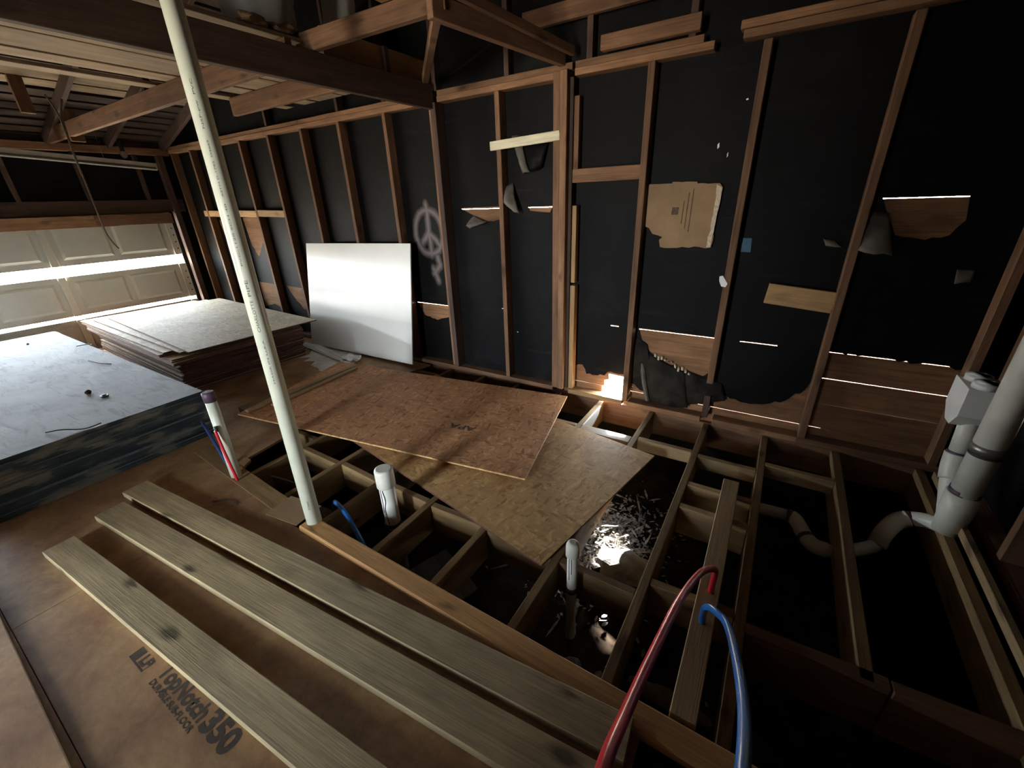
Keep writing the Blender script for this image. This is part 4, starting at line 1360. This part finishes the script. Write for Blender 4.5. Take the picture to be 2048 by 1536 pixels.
tube('stained_joint', [(0.402, 2.305, -1.762), (0.392, 2.325, -1.760)], 0.0425, 'primer', dr, 18)
tube('elbow', [(0.372, 2.375, -1.755), (0.350, 2.43, -1.752), (0.325, 2.455, -1.75)], 0.040, 'pvc2', dr, 18, 6)
tube('stained_joint', [(0.325, 2.455, -1.75), (0.30, 2.455, -1.75)], 0.041, 'primer', dr, 18)
tube('pipe_body', [(0.302, 2.455, -1.75), (0.06, 2.44, -1.75)], 0.034, 'pvc2', dr, 18)

# ------------------------------------------------------------------ things fixed to or caught on the wall
cd = empty('cardboard_sheet', (-0.63, YF - 0.02, -0.1), 'torn brown cardboard panel with a dark square print in a stud bay', 'cardboard')
outl = [(-0.868, 0.058)] + curve_edge([(-0.70, 0.057), (-0.701, 0.066), (-0.548, 0.060), (-0.546, 0.050), (-0.415, 0.046)], 0.002, 31) + [(-0.395, 0.023)] + curve_edge([(-0.400, -0.1), (-0.414, -0.336), (-0.589, -0.336), (-0.737, -0.340), (-0.749, -0.294), (-0.728, -0.274), (-0.797, -0.255), (-0.825, -0.216), (-0.872, -0.200)], 0.007, 32)
prism('face_sheet', [outl], 0.005, 'card', cd, 'XZ', YF - 0.024, 'card_edge')
edg = curve_edge([(-0.432, 0.04), (-0.428, -0.1), (-0.440, -0.335)], 0.008, 33) + list(reversed(curve_edge([(-0.397, 0.02), (-0.402, -0.1), (-0.415, -0.334)], 0.003, 34)))
te = prism('torn_edge', [edg], 0.002, 'card_edge', cd, 'XZ', YF - 0.0262)
te['label'] = 'pale torn edge of the cardboard'
prism('printed_square', [[(-0.683, -0.087), (-0.640, -0.087), (-0.643, -0.133), (-0.686, -0.133)]], 0.0006, 'ink_pale', cd, 'XZ', YF - 0.0248)
for q, (xx, z0, z1) in enumerate(((-0.615, -0.05, -0.19), (-0.59, 0.0, -0.22), (-0.565, 0.02, -0.24))):
    prism('printed_line', [[(xx, z0), (xx + 0.006, z0), (xx + 0.002, z1), (xx - 0.004, z1)]], 0.0005, 'ink_pale', cd, 'XZ', YF - 0.0247)
tag(prism('blue_scrap', [curve_edge([(-0.255, -0.272), (-0.185, -0.276), (-0.180, -0.362), (-0.240, -0.360)], 0.004, 41)], 0.002, 'blue_scrap', None, 'XZ', YF - 0.004), 'small blue plastic scrap on the felt beside a stud', 'scrap')
tag(prism('pale_tag', [[(-0.325, -0.505), (-0.305, -0.500), (-0.270, -0.55), (-0.280, -0.572), (-0.305, -0.568), (-0.322, -0.535)]], 0.002, 'white', None, 'XZ', YW - 0.005), 'small pale tag hanging on the stud below the cardboard', 'tag')

# ------------------------------------------------------------------ overhead things
fx = empty('strip_light', (-7.0, 1.9, 0.6), 'long unlit white strip light fixture hanging above the garage door', 'light fixture')
fa, fb = Vector((-7.0, 0.28, 0.715)), Vector((-7.0, 2.69, 0.545))
lumber('housing', fa, fb, 0.11, 0.045, 'white', fx)
lumber('reflector', fa + Vector((0.035, 0.01, -0.035)), fb + Vector((0.035, -0.01, -0.035)), 0.10, 0.018, 'steel', fx, up=(0.4, 0, 0.9))
lumber('end_cap', fb + Vector((0.0, -0.012, -0.012)), fb + Vector((0.0, 0.006, -0.012)), 0.125, 0.075, 'stile', fx)
for q in (0.15, 0.8):
    p_ = fa.lerp(fb, q)
    tube('hanging_wire', [p_, p_ + Vector((0, 0, 0.26))], 0.003, 'metal', fx, 6)
lb = empty('light_bulb', (-7.02, 2.42, 0.70), 'bare glass bulb in a socket just above the strip light', 'light bulb')
blob('glass_globe', (-7.02, 2.42, 0.655), (0.035, 0.035, 0.042), 'glass_bulb', lb, 1, 0.0, 3)
tube('socket', [(-7.02, 2.42, 0.69), (-7.02, 2.42, 0.76), (-7.02, 2.42, 0.82)], [0.022, 0.022, 0.018], 'rubber', lb, 12)
rp = empty('pull_cord', (-6.0, 1.68, 0.95), 'frayed grey cord hanging from the rafters down to the garage door', 'cord')
tube('strand', [(-6.0, 1.64, 1.02), (-6.0, 1.675, 0.88), (-5.99, 1.677, 0.70), (-6.0, 1.677, 0.58), (-6.0, 1.675, 0.02), (-6.0, 1.678, -0.17), (-6.0, 1.70, -0.27), (-6.0, 1.73, -0.335)], 0.007, 'rope', rp, 8, 6)
tube('strand', [(-6.0, 1.745, 1.0), (-6.0, 1.70, 0.86), (-5.99, 1.682, 0.72), (-5.99, 1.672, 0.55), (-5.98, 1.668, 0.36)], 0.009, 'rope', rp, 8, 6)


def roll(loc, r, L, ax, label, seed):
    t = empty('insulation_roll', loc, label, 'insulation roll', 'insulation rolls in the roof')
    a = Vector(ax).normalized()
    u = a.orthogonal().normalized()
    w = a.cross(u)
    V, F = [], []
    ns, nl = 36, 22
    for i in range(nl + 1):
        for k_ in range(ns):
            th_ = 2 * math.pi * k_ / ns
            s_ = i / nl
            end = 1 - 0.16 * (abs(2 * s_ - 1) ** 6)
            d = u * math.cos(th_) + w * math.sin(th_)
            rr = r * end * (1 + 0.06 * noise.noise(d * 2.0 + a * (s_ * 6) + Vector((seed, 0, 0))) + 0.02 * math.sin(s_ * 40 + 3 * noise.noise(d * 3)))
            V.append(Vector(loc) + a * (s_ - 0.5) * L + d * rr)
    for i in range(nl):
        for k_ in range(ns):
            q, q2 = i * ns + k_, i * ns + (k_ + 1) % ns
            F.append((q, q2, q2 + ns, q + ns))
    mesh_obj('plastic_wrap', V, F, 'roll', t, True)
    for e in (-1, 1):
        V, F = [], []
        pts_ = 120
        for i in range(pts_):
            th_ = i * 0.42
            rr = 0.02 + (r * 0.88 - 0.02) * i / pts_
            for s_ in (0, 1):
                V.append(Vector(loc) + a * e * (L * 0.47 - 0.06 * s_ + 0.02 * math.sin(i * 0.7)) + (u * math.cos(th_) + w * math.sin(th_)) * rr)
        for i in range(pts_ - 1):
            F.append((2 * i, 2 * i + 1, 2 * i + 3, 2 * i + 2))
        sp__ = mesh_obj('rolled_batt', V, F, 'batt', t, True)
        sm = sp__.modifiers.new('thick', 'SOLIDIFY')
        sm.thickness = 0.012
    return t


roll((-3.04, 2.03, 1.37), 0.205, 0.84, (0.06, 0.10, 1.0), 'plump wrapped insulation roll tilted on the storage boards, the larger one', 1)
roll((-3.00, 2.60, 1.42), 0.11, 0.85, (0.03, 0.08, 1.0), 'wrapped insulation roll standing close to the gable, the slimmer one', 5)
roll((-3.30, 1.05, 1.19), 0.24, 0.8, (0.15, 1.0, 0.1), 'wrapped insulation roll lying along the boards above the tall pipe', 9)
ct = empty('batt_offcut', (-3.0, 1.9, 0.93), 'brown batt offcut poking over the tie beam under the larger roll', 'insulation offcut')
blob('batt_piece', (-2.76, 1.93, 0.955), (0.06, 0.10, 0.035), 'batt', ct, 3, 0.3, 3)
blob('paper_facing', (-2.74, 1.74, 0.955), (0.055, 0.08, 0.035), 'card', ct, 6, 0.3, 3)

# ------------------------------------------------------------------ things down in the pit
tag(blob('pit_stone', (-0.46, 1.90, -2.06), (0.17, 0.12, 0.07), 'stone', None, 2, 0.22, 3), 'pale flat stone in the lit litter below the tan sheet', 'stone')
tag(blob('pit_stone', (-2.33, 1.16, -1.98), (0.12, 0.10, 0.13), 'stone2', None, 8, 0.12, 3), 'rounded dull stone in the joist bay beside the tall pipe', 'stone')
for (x, y, z, s, lab, sd) in ((-0.50, 1.20, -2.08, (0.055, 0.05, 0.05), 'small dull stone below the slim capped pipe', 11), (-0.36, 1.16, -2.08, (0.05, 0.085, 0.045), 'long dull stone right of the one below the slim capped pipe', 12),
                              (-0.33, 1.03, -2.08, (0.05, 0.05, 0.04), 'dull stone touching the brick in the pit', 13), (-0.08, 1.30, -2.08, (0.17, 0.04, 0.04), 'long pale stick-like stone below the loose stud', 14)):
    tag(blob('pit_stone', (x, y, z), s, 'stone2', None, sd, 0.2, 3), lab, 'stone')
o = lumber('brick', (-0.55, 1.02, -2.08), (-0.40, 1.06, -2.07), 0.13, 0.07, 'stone2', None, c=0.008)
tag(o, 'broken brown brick lying in the pit under the slim capped pipe', 'brick')
tag(lumber('grey_board', (-1.52, 1.30, -2.02), (-1.18, 1.18, -2.05), 0.30, 0.02, 'grey_board', None), 'weathered grey board lying in the pit below the open joists', 'board')
tag(lumber('cardboard_flap', (-2.22, 0.90, -1.578), (-1.97, 0.93, -1.572), 0.17, 0.004, 'card', None, c=0.0005), 'tan cardboard flap lying under the foot of the tall pipe', 'cardboard')
tag(lumber('scrap_board', (-2.66, 1.10, -1.70), (-2.33, 1.17, -1.72), 0.012, 0.12, 'grey_board', None, up=(0, -0.3, 1)), 'thin broken scrap board wedged in the joist bay behind the short pipe', 'board')
# leaf litter and splinters caught by the vent light
V, F = [], []
rnd = random.Random(5)
for i in range(2510):
    if i < 2450:
        cx, cy = -0.68 + rnd.gauss(0, 0.16), 2.05 + rnd.gauss(0, 0.22)
    else:
        cx, cy = rnd.uniform(-1.7, 0.1), rnd.uniform(1.0, 2.9)
    if cx > -0.02 and cy > 1.4:
        continue
    cz = -2.12 + rnd.uniform(0, 0.05)
    L = rnd.uniform(0.006, 0.024)
    if i % 17 == 0:
        L = rnd.uniform(0.05, 0.13)
    wd = L * rnd.uniform(0.12, 0.6) if i % 17 else 0.008
    th_ = rnd.uniform(0, 6.28)
    c_, s_ = math.cos(th_), math.sin(th_)
    tl1, tl2 = rnd.uniform(-0.5, 0.5), rnd.uniform(-0.5, 0.5)
    b_ = len(V)
    for (pu, pv, pw) in ((-1, 0, 0), (-0.3, -1, 0.2), (0.5, -0.8, 0.1), (1, 0, 0), (0.4, 0.9, 0.15), (-0.4, 0.9, 0.2)):
        V.append((cx + pu * L * c_ - pv * wd * s_, cy + pu * L * s_ + pv * wd * c_, cz + pu * L * tl1 + pv * wd * tl2 + pw * wd))
    F += [(b_, b_ + 1, b_ + 5), (b_ + 1, b_ + 2, b_ + 4, b_ + 5), (b_ + 2, b_ + 3, b_ + 4)]
lt = mesh_obj('leaf_litter', V, F, 'litter', None, False)
tag(lt, 'pale dry leaf litter and splinters on the crawl space earth', 'litter', None, 'stuff')
ring = [(-0.76 + 0.035 * math.cos(a), 2.07 + 0.04 * math.sin(a), -2.06) for a in [2 * math.pi * q / 16 for q in range(17)]]
tag(tube('wire_ring', ring, 0.004, 'white', None, 6), 'thin pale ring lying in the leaf litter', 'ring')
tag(blob('bottle_shard', (-0.60, 1.80, -2.05), (0.035, 0.03, 0.03), 'dark_scrap', None, 3, 0.2, 2), 'dark round shard beside the pale flat stone', 'scrap')
tag(prism('joist_daylight', [[(3.00, -1.598), (2.64, -1.600), (2.64, -1.69), (2.72, -1.73), (2.95, -1.66)]], -0.012, 'white', None, 'YZ', -1.064), 'white piece standing in for daylight on the joist below the hole in the wall', 'lit patch')  # added white piece that paints daylight onto the joist's side
# twigs on the deck
for pts, lab in (([(-2.60, 0.72, 0), (-2.52, 0.77, 0.004), (-2.44, 0.78, 0)], 'thin dark splinter on the subfloor between the planks and the deck edge'),):
    tag(tube('splinter', [(p[0], p[1], DT + 0.004 + p[2]) for p in pts], 0.003, 'dark_scrap', None, 6, 4), lab, 'splinter')
